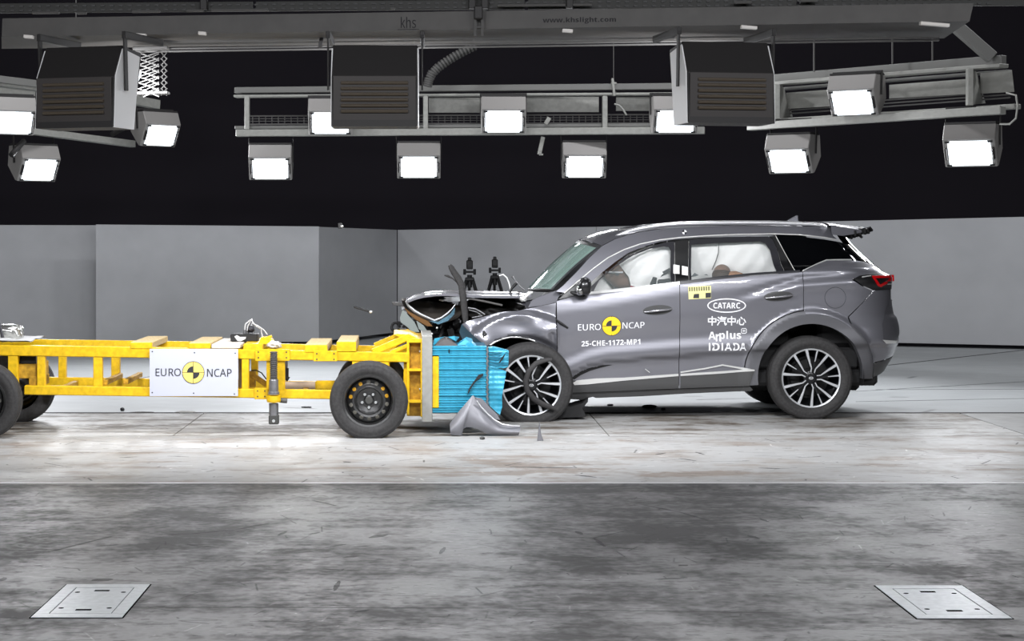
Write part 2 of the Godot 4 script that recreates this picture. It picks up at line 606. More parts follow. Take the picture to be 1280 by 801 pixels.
func room() -> void:
	var x0 := -13.0
	var x1 := 15.0
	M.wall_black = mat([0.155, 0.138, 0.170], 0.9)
	var fl := struct_root("floor", "worn grey test hall floor with darker front zone and pale track zone", "floor")
	# front zone: dark worn coating, 12 m from the camera and nearer
	var fw := 8.0
	var marks := []
	for m in [[430, 697, 446, 695, .035, .3], [408, 684, 432, 680, .02, .45], [440, 684, 462, 682, .015, .45], [463, 672, 483, 668, .05, .5], [480, 657, 500, 657, .02, .6], [200, 668, 240, 667, .03, .6], [240, 667, 300, 661, .03, .55], [300, 661, 336, 654, .03, .45], [234, 680, 250, 683, .02, .5], [250, 683, 268, 684, .02, .55], [120, 683, 146, 681, .025, .4], [118, 725, 138, 724, .06, .35], [820, 724, 858, 722, .03, .35], [850, 707, 858, 706, .035, .35], [1006, 634, 1020, 634, .03, .3], [935, 669, 948, 673, .03, .45], [950, 648, 960, 652, .02, .5], [742, 672, 756, 683, .02, .5], [756, 683, 800, 687, .02, .65], [742, 672, 780, 664, .015, .7], [800, 630, 850, 640, .018, .5], [850, 640, 884, 650, .018, .55], [386, 668, 400, 665, .02, .5], [550, 692, 556, 684, .02, .5], [418, 738, 424, 726, .02, .55], [445, 765, 460, 762, .03, .5], [1254, 795, 1262, 794, .05, .3], [348, 669, 358, 664, .02, .5], [940, 606, 941, 608, .04, .3], [390, 625, 420, 632, .02, .6], [720, 664, 728, 668, .03, .6], [60, 690, 140, 670, .02, .75], [1, 726, 6, 722, .03, .4], [0, 758, 640, 760, .015, .72], [640, 761, 1000, 766, .015, .75]]:
		var a := ground(m[0], m[1])
		var b := ground(m[2], m[3])
		marks.append([a.x + fw / 2, a.z + 12.0, b.x + fw / 2, b.z + 12.0, m[4], m[5]])
	var im := stain_image(2048, 1536, fw, 6.0, 21, Color(0.485, 0.48, 0.478), Color(0.215, 0.21, 0.208), 1.0, 0.19, marks, Color(0, 0, 0, 0), 6000, spread([[870, 655, 150, 40, .55], [560, 610, 420, 8, .4], [1010, 612, 130, 9, .4], [230, 662, 120, 22, .5], [720, 700, 110, 30, .35], [640, 768, 200, 16, .3], [330, 735, 130, 22, .3], [90, 640, 130, 22, .2], [385, 640, 70, 18, -.6], [610, 680, 110, 26, -.5], [510, 738, 130, 16, -.5], [1010, 690, 70, 40, -.45], [1200, 650, 110, 34, -.7], [60, 715, 90, 20, -.3], [300, 780, 120, 14, -.35], [880, 735, 70, 12, -.35], [480, 615, 90, 8, -.2]], 4.0, 12.0))  # the strongest pale patch, at the right, is painted lamp glare
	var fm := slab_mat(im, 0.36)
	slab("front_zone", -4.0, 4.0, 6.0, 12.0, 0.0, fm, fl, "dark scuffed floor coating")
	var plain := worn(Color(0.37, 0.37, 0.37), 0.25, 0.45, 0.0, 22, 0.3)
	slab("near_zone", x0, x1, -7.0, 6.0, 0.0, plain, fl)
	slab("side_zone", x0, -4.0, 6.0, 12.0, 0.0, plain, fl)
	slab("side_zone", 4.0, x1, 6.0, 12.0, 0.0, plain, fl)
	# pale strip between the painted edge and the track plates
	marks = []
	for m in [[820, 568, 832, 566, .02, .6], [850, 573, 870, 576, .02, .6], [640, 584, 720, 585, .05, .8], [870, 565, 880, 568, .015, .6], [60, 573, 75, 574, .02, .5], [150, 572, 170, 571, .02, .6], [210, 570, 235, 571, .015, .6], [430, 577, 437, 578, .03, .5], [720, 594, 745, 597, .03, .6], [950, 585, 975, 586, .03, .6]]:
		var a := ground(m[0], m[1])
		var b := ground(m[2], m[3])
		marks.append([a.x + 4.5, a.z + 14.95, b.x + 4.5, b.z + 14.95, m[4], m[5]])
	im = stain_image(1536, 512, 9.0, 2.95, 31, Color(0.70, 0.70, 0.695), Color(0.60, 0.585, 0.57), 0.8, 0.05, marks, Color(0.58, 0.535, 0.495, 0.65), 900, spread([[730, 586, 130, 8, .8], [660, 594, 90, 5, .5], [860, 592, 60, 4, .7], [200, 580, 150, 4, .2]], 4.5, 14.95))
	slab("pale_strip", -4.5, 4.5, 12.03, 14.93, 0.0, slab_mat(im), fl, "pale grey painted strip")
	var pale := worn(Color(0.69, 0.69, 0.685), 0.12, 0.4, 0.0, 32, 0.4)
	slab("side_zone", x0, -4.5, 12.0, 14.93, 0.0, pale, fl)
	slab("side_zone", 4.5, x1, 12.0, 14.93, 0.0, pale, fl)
	slab("white_line", -4.5, 4.5, 12.0, 12.03, 0.0015, mat([0.93, 0.93, 0.93], 0.4), fl, "thin white line at the zone edge")
	# steel cover plates over the track
	im = stain_image(1536, 384, 9.0, 2.1, 41, Color(0.73, 0.73, 0.725), Color(0.51, 0.49, 0.465), 0.85, 0.05, [], Color(0.42, 0.385, 0.35, 0.6), 500, spread([[300, 534, 260, 3, .45], [470, 536, 60, 3, .5], [60, 533, 120, 3, .4], [900, 530, 200, 3, .25]], 4.55, 16.94))
	var pm := slab_mat(im)
	slab("track_bed", x0, x1, 14.93, 17.02, -0.012, mat([0.12, 0.11, 0.1], 0.8), fl)
	var edges := [-4.55, -2.07, 1.33, 4.6]
	for i in edges.size() - 1:
		var st := mb()
		var a: float = edges[i] + 0.004
		var b: float = edges[i + 1] - 0.004
		var q := [Vector3(a, 0, -16.94), Vector3(b, 0, -16.94), Vector3(b, 0, -14.945), Vector3(a, 0, -14.945)]
		for k in [0, 1, 2, 0, 2, 3]:
			vtx(st, q[k], Vector3.UP, Vector2((q[k].x + 4.55) / 9.15, (q[k].z + 16.94) / 2.0))
		for s in 4:
			face(st, [q[s], q[(s + 1) % 4], q[(s + 1) % 4] - Vector3(0, .011, 0), q[s] - Vector3(0, .011, 0)], (q[s] + q[(s + 1) % 4]) / 2 - (q[0] + q[2]) / 2)
		obj("track_plate", st, pm, fl)
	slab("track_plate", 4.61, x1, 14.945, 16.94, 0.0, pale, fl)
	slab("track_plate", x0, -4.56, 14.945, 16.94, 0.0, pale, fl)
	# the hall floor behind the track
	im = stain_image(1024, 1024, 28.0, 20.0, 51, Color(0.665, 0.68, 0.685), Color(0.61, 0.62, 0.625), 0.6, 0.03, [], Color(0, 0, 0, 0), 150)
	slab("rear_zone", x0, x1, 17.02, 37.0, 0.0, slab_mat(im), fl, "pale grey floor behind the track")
	for s in [[1063, 489.5, 1280, 477], [1095, 487, 1280, 486.5], [1110, 456.5, 1280, 437.5], [40, 500, 190, 470], [1070, 502, 1280, 498]]:
		var st := mb()
		var a := ground(s[0], s[1])
		var b := ground(s[2], s[3])
		bar(st, a, b, 0.004, 0.014 if s[0] != 1110 else 0.045, 0.0)
		obj("floor_joint", st, mat([0.25, 0.25, 0.26], 0.7), fl)
	# walls and ceiling
	var st := mb()
	box2(st, Vector3(x0, 0, -37.4), Vector3(x1, 9.2, -37.0), 0)
	tag(obj("wall_back", st, M.wall_black), "black back wall of the test hall", "wall", "", "structure")
	st = mb()
	box2(st, Vector3(x0 - .3, 0, -37.4), Vector3(x0, 9.2, 7.3), 0)
	tag(obj("wall_left", st, M.wall_black), "black side wall beyond the trolley", "wall", "", "structure")
	st = mb()
	box2(st, Vector3(x1, 0, -37.4), Vector3(x1 + .3, 9.2, 7.3), 0)
	tag(obj("wall_right", st, M.wall_black), "black side wall beyond the car", "wall", "", "structure")
	st = mb()
	box2(st, Vector3(x0, 0, 7.0), Vector3(x1, 9.2, 7.3), 0)
	tag(obj("wall_front", st, M.wall_black), "black wall behind the camera", "wall", "", "structure")
	st = mb()
	box2(st, Vector3(x0 - .3, 9.2, -37.4), Vector3(x1 + .3, 9.5, 7.3), 0)
	tag(obj("ceiling", st, M.wall_black), "black ceiling of the test hall", "ceiling", "", "structure")

func ground(u, v) -> Vector3:
	if v <= CY: return Vector3.ZERO
	var d: float = EYE * F / (v - CY)
	return Vector3((u - CX) * d / F, 0, -d)

# freestanding grey screens
func screen(a: Vector3, b: Vector3, ha: float, hb: float, m: Material, label: String) -> void:
	var t := thing("partition_screen", label, "partition", Vector3.ZERO, 0.0, "grey screens closing off the hall")
	var dir := (b - a)
	dir.y = 0
	var nrm := Vector3(-dir.z, 0, dir.x).normalized()
	if nrm.z < 0: nrm = -nrm
	var st := mb()
	var lo := 0.055
	var f := [a + Vector3(0, lo, 0), b + Vector3(0, lo, 0), b + Vector3(0, hb, 0), a + Vector3(0, ha, 0)]
	var k := []
	for p in f: k.append(p - nrm * 0.06)
	face(st, f, nrm)
	face(st, k, -nrm)
	for i in 4: face(st, [f[i], f[(i + 1) % 4], k[(i + 1) % 4], k[i]], (f[i] + f[(i + 1) % 4]) / 2 - (f[0] + f[2]) / 2)
	obj("panel", st, m, t)
	for s in [0.06, 0.5, 0.94]:
		var st2 := mb()
		var c := a.lerp(b, s) - nrm * 0.25
		bar(st2, c - nrm * 0.25 + Vector3(0, .03, 0), c + nrm * 0.2 + Vector3(0, .03, 0), 0.06, 0.05)
		bar(st2, c + nrm * 0.17 + Vector3(0, .03, 0), c + nrm * 0.17 + Vector3(0, 1.5, 0), 0.04, 0.04)
		obj("foot", st2, M.black, t)

func screens() -> void:
	M.screen = worn(Color(0.70, 0.705, 0.715), 0.03, 0.7, 0.0, 12, 0.25)
	var top := func(u, v, d): return EYE - (v - CY) * d / F
	var q := func(u, d): return Vector3((u - CX) * d / F, 0, -d)
	screen(q.call(-260, 28.6), q.call(124, 28.8), top.call(-260, 280.5, 28.6), top.call(124, 281.5, 28.8), M.screen, "shaded grey screen behind the trolley's rear wheel, farthest from the car")
	screen(q.call(120, 28.0), q.call(398.5, 28.2), top.call(120, 280.5, 28.0), top.call(398.5, 283, 28.2), M.screen, "broad lit grey screen behind the trolley sign panel")
	screen(q.call(399.5, 28.25), q.call(496, 31.2), top.call(399.5, 283.5, 28.25), top.call(496, 287.3, 31.2), M.screen, "darker grey screen standing at an angle behind the car's crushed nose")
	screen(q.call(497, 31.25), q.call(745, 29.9), top.call(497, 287.3, 31.25), top.call(745, 283.5, 29.9), M.screen, "grey screen behind the two camera tripods and the windscreen")
	screen(q.call(745.5, 29.88), q.call(1330, 26.9), top.call(745.5, 283.5, 29.88), top.call(1330, 269.8, 26.9), M.screen, "longest grey screen, behind the cabin and tail of the car")

func hatch(x0: float, x1: float, d0: float, d1: float, m: Material, label: String) -> void:
	var t := thing("floor_hatch", label, "floor hatch", Vector3((x0 + x1) / 2, 0, -(d0 + d1) / 2), 0.0, "steel floor hatches in the front zone")
	var w := x1 - x0
	var l := d1 - d0
	var st := mb()
	box2(st, Vector3(-w / 2 - .006, -0.01, -l / 2 - .012), Vector3(w / 2 + .006, 0.0015, l / 2 + .004), 0)
	obj("rebate", st, M.hole, t, "dark gap round the hatch")
	st = mb()
	var e := 0.055
	box2(st, Vector3(-w / 2, -0.01, -l / 2), Vector3(w / 2, 0.004, -l / 2 + e * 1.4), 0.001)
	box2(st, Vector3(-w / 2, -0.01, l / 2 - e * 1.4), Vector3(w / 2, 0.004, l / 2), 0.001)
	box2(st, Vector3(-w / 2, -0.01, -l / 2 + e * 1.4), Vector3(-w / 2 + e, 0.004, l / 2 - e * 1.4), 0.001)
	box2(st, Vector3(w / 2 - e, -0.01, -l / 2 + e * 1.4), Vector3(w / 2, 0.004, l / 2 - e * 1.4), 0.001)
	obj("frame", st, m, t)
	st = mb()
	box2(st, Vector3(-w / 2 + e + .004, -0.01, -l / 2 + e * 1.4 + .006), Vector3(w / 2 - e - .004, 0.0035, l / 2 - e * 1.4 - .006), 0.001)
	obj("lid", st, m, t)
	for sx in [-1, 1]:
		for sz in [-1, 1]:
			st = mb()
			lathe(st, [Vector2(0.0001, .0042), Vector2(.011, .0042), Vector2(.011, .002)], Transform3D(Basis(Vector3.RIGHT, Vector3.FORWARD, Vector3.UP), Vector3(sx * w * .27, 0, sz * l * .24)), 16)
			obj("bolt_hole", st, M.hole, t)
	for sz in [-1, 1]:
		st = mb()
		box2(st, Vector3(-.032, 0.002, sz * l * .29 - .014), Vector3(.032, 0.0043, sz * l * .29 + .014), 0)
		obj("slot", st, M.hole, t)

# ---------------------------------------------------------------- floodlights and their frames
const FLOOD_E := 3.7
const BIG_E := 12.0

func panel_light(parent: Node3D, at: Vector3, dir: Vector3, w: float, h: float, energy: float, up := Vector3.UP) -> void:
	var l := AreaLight3D.new()
	l.name = "lamp_light"
	l.area_size = Vector2(w, h)
	l.light_energy = energy
	l.light_color = Color(0.98, 0.985, 1.0)
	l.area_range = 60.0
	l.area_attenuation = 2.0
	l.shadow_enabled = true
	parent.add_child(l, true)
	var z := -dir.normalized()
	var x := up.cross(z).normalized()
	l.transform = Transform3D(Basis(x, z.cross(x).normalized(), z), at)

# a square floodlight; at is the middle of its glowing face, yaw turns it about the upright
func flood(at: Vector3, yaw: float, label: String, size := 1.0, arm := 0.25, back := 0.0) -> void:
	var t := thing("floodlight", label, "floodlight", at, yaw, "square floodlights on the rear rig")
	var s := size
	var prof := [Vector2(-.05, -.140), Vector2(.085, .135), Vector2(.02, .29), Vector2(-.24, .29), Vector2(-.27, .05), Vector2(-.1, -.13)]
	for k in prof.size(): prof[k] *= s
	var side := Transform3D(Basis(Vector3.BACK, Vector3.UP, Vector3.LEFT), Vector3.ZERO)
	var st := mb()
	extrude(st, prof, side, -.265 * s, .265 * s, .008)
	obj("housing", st, M.lamp_body, t)
	st = mb()
	var pr2 := [Vector2(.018, .292), Vector2(.018, .315), Vector2(-.22, .315), Vector2(-.24, .292)]
	for k in 4: pr2[k] *= s
	extrude(st, pr2, side, -.26 * s, .26 * s, .004)
	obj("top_cap", st, M.lamp_dark, t)
	var a := Vector3(0, -.140, -.05) * s
	var b := Vector3(0, .135, .085) * s
	var y := (b - a).normalized()
	var n := Vector3(0, -y.z, y.y)
	var m := (a + b) / 2
	st = mb()
	box(st, m + n * .008, Vector3(.43 * s, .27 * s, .012), Basis(Vector3.RIGHT, y, n), .003)
	obj("lens", st, M.lens, t, "glowing white lens")
	for x in [-1, 1]:
		st = mb()
		box(st, m + Vector3(x * .238 * s, 0, 0) + n * .016, Vector3(.022, .13, .03), Basis(Vector3.RIGHT, y, n), .004)
		obj("latch", st, M.lamp_dark, t)
		st = mb()
		bar(st, Vector3(x * .275 * s, .08, -.1), Vector3(x * .275 * s, .29 + arm, -.12), .035, .008, .002)
		obj("bracket_arm", st, M.lamp_dark, t)
	st = mb()
	bar(st, Vector3(-.28 * s, .29 + arm, -.12), Vector3(.28 * s, .29 + arm, -.12), .04, .03, .003)
	if back > 0: bar(st, Vector3(0, .29 + arm, -.12), Vector3(0, .29 + arm, -.12 - back), .04, .04, .003)
	obj("mount_bar", st, M.lamp_dark, t)
	for x in [-1, 1]:
		for yy in [-1, 1]:
			st = mb()
			box(st, m + Vector3(x * .215 * s, 0, 0) + y * yy * .13 * s + n * .016, Vector3(.05, .02, .012), Basis(Vector3.RIGHT, y, n), .002)
			obj("lens_clamp", st, M.lamp_dark, t)
	panel_light(t, m + n * .025, n, .43 * s, .27 * s, FLOOD_E)

# big louvred lamp of the front gantry: the photograph shows its back; it shines away from the camera, down at the car
func big_lamp(u0, u1, v0, v1, d: float, yaw: float, label: String) -> void:
	var c := P((u0 + u1) / 2.0, (v0 + v1) / 2.0, d)
	var w: float = (u1 - u0) * d / F
	var h: float = (v1 - v0) * d / F
	var t := thing("louvred_lamp", label, "floodlight", c, yaw, "big louvred lamps under the front gantry")
	var side := Transform3D(Basis(Vector3.BACK, Vector3.UP, Vector3.LEFT), Vector3.ZERO)
	var st := mb()
	extrude(st, [Vector2(.02, -h * .5), Vector2(.0, h * .11), Vector2(-.13, h * .5), Vector2(-.42, h * .45), Vector2(-.30, -h * .5)], side, -w / 2, w / 2, .006)
	obj("housing", st, M.lamp_dark, t)
	st = mb()
	box(st, Vector3(0, -h * .195, .016), Vector3(w * .96, h * .60, .012), Basis(Vector3.RIGHT, .035), .004)
	var pn := obj("vent_panel", st, M.lamp_vent, t)
	for k in 6:
		st = mb()
		box(st, Vector3(0, h * (.02 - .068 * k), .029), Vector3(w * .78, h * .03, .018), Basis(Vector3.RIGHT, .6), .002)
		obj("louvre", st, M.lamp_slat, t)
	for x in [-1, 1]:
		st = mb()
		extrude(st, [Vector2(.01, -h * .5), Vector2(-.01, h * .12), Vector2(-.12, h * .46), Vector2(-.38, h * .40), Vector2(-.29, -h * .5)], side, -x * w / 2 - .006, -x * w / 2 + .006, .001)
		obj("side_plate", st, M.lamp_side, t)
		st = mb()
		bar(st, Vector3(x * (w / 2 + .03), -h * .05, -.12), Vector3(x * (w / 2 + .03), h * .62, -.10), .05, .012, .003)
		bar(st, Vector3(x * (w / 2 + .03), h * .62, -.08), Vector3(x * (w / 2 + .03), h * .62, -.68), .05, .03, .003)
		obj("bracket_arm", st, M.lamp_dark, t)
	# the glowing face on the far side, tilted down
	var n := Vector3(0, -.62, -.78).normalized()
	var y := Vector3(0, .78, -.62).normalized()
	var m := Vector3(0, -h * .05, -.372)
	st = mb()
	box(st, m, Vector3(w * .86, h * .74, .02), Basis(Vector3.LEFT, y, n), .004)
	obj("lens", st, M.lens, t, "glowing white lens")
	panel_light(t, m + n * .03, n, w * .86, h * .74, BIG_E)

func floodlights() -> void:
	M.lamp_vent = mat([0.20, 0.185, 0.18], 0.6)
	M.lamp_slat = mat([0.30, 0.265, 0.22], 0.55)
	M.lamp_side = mat([0.85, 0.85, 0.85], 0.5)
	var list := [
		[413, 153.5, 23.1, 0.0, "square floodlight half hidden behind the middle louvred lamp"],
		[629.5, 151.5, 22.75, 0.0, "middle square floodlight of the rear frame, mounted above its lower beam"],
		[844, 151.5, 22.4, 0.05, "square floodlight half hidden behind the louvred lamp above the car's cabin"],
		[338, 210.5, 23.7, 0.0, "square floodlight hanging under the rear frame, nearest to the left louvred lamp"],
		[523.5, 208.5, 23.4, 0.0, "square floodlight hanging under the rear frame, below the middle louvred lamp"],
		[730.5, 208, 23.1, 0.0, "square floodlight hanging under the rear frame, directly above the windscreen"],
		[1066.5, 128, 20.4, -0.6, "square floodlight above the lower beam of the slanting frame over the car's tail"],
		[986.5, 201, 21.4, -0.6, "square floodlight hanging under the slanting frame, next to the rear frame's end"],
		[1213, 191, 19.55, -0.5, "square floodlight hanging under the slanting frame, at its outer end above the long grey screen"],
		[16, 153, 22.2, 0.5, "square floodlight cut by the photo's edge, beside the louvred lamp over the trolley"],
		[200, 169, 24.2, 0.75, "square floodlight at the lower beam's end, just beside the louvred lamp over the trolley"],
		[48, 212, 23.2, 0.75, "lowest square floodlight, hanging below the louvred lamp over the trolley"]]
	for l in list:
		flood(P(l[0], l[1], l[2]), l[3], l[4], 1.0, .17 if l[1] > 180 else .03, 0.0 if l[1] > 180 else .42)
	big_lamp(40, 148, 56, 160, 13.15, -0.30, "louvred lamp over the trolley's tail, seen from behind, with a pale side plate")
	big_lamp(414.5, 522, 54, 158, 13.05, 0.0, "middle louvred lamp, over the trolley's front wheel, seen from behind")
	big_lamp(857, 970, 50, 154, 12.9, 0.17, "louvred lamp over the car's cabin, seen from behind")
	# the same lamps on the gantry behind the camera's line, out of the picture
	for k in 5:
		var x := -6.0 + 3.4 * k
		var t := thing("louvred_lamp", ["first", "second", "third", "fourth", "fifth"][k] + " louvred lamp from the trolley side on the gantry above the camera", "floodlight", Vector3(x, 5.2, -4.5), 0.0, "lamps of the second gantry")
		var st := mb()
		box(st, Vector3.ZERO, Vector3(.9, .5, .45), Basis(Vector3.RIGHT, -.42), .02)
		obj("housing", st, M.lamp_dark, t)
		var n := Vector3(0, -.42, -.91).normalized()
		var y := Vector3(0, .91, -.42).normalized()
		st = mb()
		box(st, n * .29, Vector3(.84, .44, .02), Basis(Vector3.LEFT, y, n), .004)
		obj("lens", st, M.lens, t)
		panel_light(t, n * .32, n, .84, .44, SECOND_E)
	# unseen lamps added under the ceiling to brighten the rear floor and screens
	for k in 4:
		var x := -9.5 + 6.0 * k
		var t := thing("added_fill_lamp", ["first", "second", "third", "fourth"][k] + " added fill lamp from the trolley side, unseen under the black ceiling", "fill lamp", Vector3(x, 7.6, -20.5), 0.0, "added lamps above the view")
		var st := mb()
		box(st, Vector3.ZERO, Vector3(1.2, .5, .45), Basis(Vector3.RIGHT, -1.2), .02)
		obj("housing", st, M.lamp_dark, t)
		var n := Vector3(0, -.95, -.31).normalized()
		var y := Vector3(0, .31, -.95).normalized()
		st = mb()
		box(st, n * .29, Vector3(1.1, .44, .02), Basis(Vector3.LEFT, y, n), .004)
		obj("lens", st, M.lens, t)
		panel_light(t, n * .32, n, 1.1, .44, FILL_E)

const FILL_E := 20.0  # strength of the added fill lamps
const SECOND_E := 18.0

func beam(called: String, parent: Node3D, a: Vector3, b: Vector3, h: float, w: float, m: Material, label := "") -> void:
	var st := mb()
	bar(st, a, b, h, w, .006)
	obj(called, st, m, parent, label)

func rig() -> void:
	# rear frame
	var t := thing("lamp_frame", "long level light frame behind the car, carrying six square floodlights", "lamp frame")
	var q := func(u, v, o := 0.0): return P(u, v, 23.82 - (u - 297) * .00175 + o)
	beam("upper_beam", t, q.call(294, 113, .25), q.call(842, 108, .25), .075, .09, M.dim_rig)
	beam("upper_ledge", t, q.call(294, 120.5, .2), q.call(842, 117.5, .2), .03, .16, M.grey_metal)
	beam("lower_beam", t, q.call(296, 166.5), q.call(881, 163), .085, .10, M.grey_metal)
	beam("lower_ledge", t, q.call(296, 160, .15), q.call(870, 156.5, .15), .04, .2, M.dim_rig)
	for u in [309, 532, 756]:
		beam("upright", t, q.call(u, 120), q.call(u, 162), .09, .06, M.grey_metal)
	for r in [[536, 604, 122, 140], [658, 750, 121, 139], [770, 818, 121, 138]]:
		var st := mb()
		var a: Vector3 = q.call(r[0], r[2], .3)
		var b: Vector3 = q.call(r[1], r[3], .3)
		box2(st, Vector3(a.x, b.y, a.z - .02), Vector3(b.x, a.y, a.z), .003)
		obj("back_sheet", st, M.grey_metal, t)
	# perforated tray
	var ty := joint("cable_tray", t)
	var st := mb()
	for v in [143, 153.5]:
		bar(st, q.call(306, v + 2, .35), q.call(866, v, .35), .02, .02, .002)
	for k in 70:
		var u := 308 + k * 8.0
		bar(st, q.call(u, 144.8 - k * .03, .35), q.call(u, 155 - k * .03, .35), .016, .01, .001)
	for k in 2: bar(st, q.call(306, 148.5 + k * 3, .35), q.call(866, 146.5 + k * 3, .35), .008, .01, .001)
	obj("tray_lattice", st, M.dim_metal, ty).set_meta("kind", "stuff")
	st = mb()
	tube(st, [q.call(768, 130, .1), q.call(774, 131.5, .1), q.call(779, 137, .1), q.call(783, 144, .1)], .012, 6)
	obj("cable", st, M.grey_metal, t)
	st = mb()
	bar(st, q.call(765.5, 98, .1), q.call(768, 120, .1), .05, .03, .004)
	bar(st, q.call(764, 104, .1), q.call(771, 104, .1), .02, .05, .004)
	obj("hanger_clamp", st, M.grey_metal, t)
	st = mb()
	tube(st, [q.call(767, -480, .1), q.call(767, 98, .1)], .006, 5)
	obj("hanger_wire", st, M.dim_metal, t)
	st = mb()
	bar(st, q.call(679, 171), q.call(674, 193), .05, .02, .003)
	bar(st, q.call(674, 193), q.call(679, 193), .02, .02, .002)
	bar(st, q.call(687, 147), q.call(682, 155), .05, .02, .003)
	obj("loose_strap", st, M.grey_metal, t, "pale strap hanging from the beam")
	# slanting frame over the tail
	t = thing("lamp_frame", "slanting light frame over the car's tail, carrying three square floodlights", "lamp frame")
	var r := func(u, v, o := 0.0): return P(u, v, 21.9 - (u - 937) * .0085 + o)
	beam("lower_beam", t, r.call(937, 158.5), r.call(1254, 137.5), .085, .10, M.grey_metal)
	beam("lower_ledge", t, r.call(960, 152, .25), r.call(1272, 133, .25), .05, .12, M.grey_metal)
	beam("upper_beam", t, r.call(966, 99, .3), r.call(1255, 75, .3), .10, .09, M.dim_rig)
	beam("upper_ledge", t, r.call(966, 105, .25), r.call(1255, 82, .25), .04, .16, M.grey_metal)
	beam("upper_ledge", t, r.call(980, 111, .6), r.call(1262, 89, .6), .03, .10, M.dim_rig)
	for u in [[971, 105, 149], [1212, 86, 132]]:
		beam("upright", t, r.call(u[0], u[1]), r.call(u[0], u[2]), .09, .06, M.grey_metal)
		st = mb()
		var e := [r.call(u[0] + 3, u[1], .05), r.call(u[0] + 9, u[1] + 4, .5), r.call(u[0] + 20, u[2] - 3, .6), r.call(u[0] + 3, u[2] - 1, .05)]
		face(st, e, Vector3(.6, 0, 1))
		face(st, [e[0] + Vector3(0, 0, -.02), e[1] + Vector3(0, 0, -.02), e[2] + Vector3(0, 0, -.02), e[3] + Vector3(0, 0, -.02)], Vector3(-.6, 0, -1))
		obj("end_plate", st, M.grey_metal, t)
	for s in [[983, 1040, 116, 136], [1112, 1208, 106, 123], [1226, 1265, 91, 117]]:
		st = mb()
		var a: Vector3 = r.call(s[0], s[2], .45)
		var b: Vector3 = r.call(s[1], s[2] - (s[1] - s[0]) * .075, .45)
		var c: Vector3 = r.call(s[1] + 3, s[3] - (s[1] - s[0]) * .06, .40)
		var d: Vector3 = r.call(s[0], s[3], .40)
		face(st, [a, b, c, d], Vector3.BACK)
		face(st, [a + Vector3(0, 0, -.02), b + Vector3(0, 0, -.02), c + Vector3(0, 0, -.02), d + Vector3(0, 0, -.02)], Vector3.FORWARD)
		obj("back_sheet", st, M.grey_metal, t)
	st = mb()
	for k in 3: bar(st, r.call(985, 142 - k * 4, .5), r.call(1262, 122 - k * 4, .5), .015, .03, .002)
	obj("cable_tray", st, M.dim_metal, t)
	st = mb()
	tube(st, [r.call(1258, 116), r.call(1270, 119), r.call(1272, 132), r.call(1270, 148), r.call(1262, 155), r.call(1250, 155)], .010, 6)
	obj("loose_cable", st, M.grey_metal, t)
	for u in [[1017, 52, 90], [1115, 50, 80], [1165, 48, 76]]:
		st = mb()
		tube(st, [r.call(u[0], -620), r.call(u[0] + .5, u[2])], .010, 6)
		obj("hanger_wire", st, M.dim_metal, t)
	# slanting frame over the trolley
	t = thing("lamp_frame", "slanting light frame over the trolley's tail, carrying three square floodlights", "lamp frame")
	var l := func(u, v, o := 0.0): return P(u, v, 22.6 + (u - 0) * .0125 + o)
	beam("lower_beam", t, l.call(-60, 151), l.call(166, 180), .085, .10, M.grey_metal)
	beam("upper_beam", t, l.call(-60, 92), l.call(150, 118), .085, .09, M.dim_rig)
	beam("upper_ledge", t, l.call(-60, 99, .1), l.call(150, 124, .1), .04, .16, M.grey_metal)
	st = mb()
	var a1: Vector3 = l.call(-10, 106, .4)
	var b1: Vector3 = l.call(44, 114, .4)
	face(st, [a1, b1, l.call(44, 130, .4), l.call(16, 118, .4), l.call(-10, 118, .4)], Vector3.BACK)
	face(st, [a1 + Vector3(0, 0, -.02), b1 + Vector3(0, 0, -.02), l.call(44, 130, .42), l.call(-10, 118, .42)], Vector3.FORWARD)
	obj("back_sheet", st, M.grey_metal, t)
	st = mb()
	tube(st, [l.call(95, -480), l.call(95, 112)], .008, 6)
	obj("hanger_wire", st, M.dim_metal, t)
	st = mb()
	bar(st, l.call(160, 124), l.call(197, 131), .12, .1, .006)
	bar(st, l.call(178, 112), l.call(181, 131), .04, .05, .004)
	obj("end_bracket", st, M.grey_metal, t)
	for k in [[140, 168, 166, 154], [14, 194, 30, 176]]:
		st = mb()
		tube(st, [l.call(k[0], k[1]), l.call(k[2], k[3])], .035, 8)
		obj("swivel_arm", st, M.lamp_dark, t)
	# front gantry
	t = thing("gantry", "long dark lighting gantry across the top, lettered and fitted with small pale tabs", "gantry")
	var g := func(u, v, o := 0.0): return P(u, v, 13.75 - u * .00035 + o)
	st = mb()
	var gf := [g.call(3, 23), g.call(1217, 4), g.call(1212, 26.5), g.call(2, 46)]
	var gb := [g.call(3, 23, .6), g.call(1217, 4, .6), g.call(1180, 48, .5), g.call(2, 61, .5)]
	face(st, gf, Vector3.BACK)
	face(st, [gf[3], gf[2], gb[2], gb[3]], Vector3(0, -1, .5))
	face(st, [gf[0], gf[1], gb[1], gb[0]], Vector3.UP)
	face(st, [gb[0], gb[1], gb[2], gb[3]], Vector3.FORWARD)
	face(st, [gf[0], gf[3], gb[3], gb[0]], Vector3.LEFT)
	face(st, [gf[1], gf[2], gb[2], gb[1]], Vector3.RIGHT)
	obj("fascia", st, M.gantry, t)
	for v in [[61.5, 47], [64.8, 50.3]]:
		beam("rail", t, g.call(166, v[0], .3), g.call(1174, v[1], .3), .012, .03, M.rail_pale)
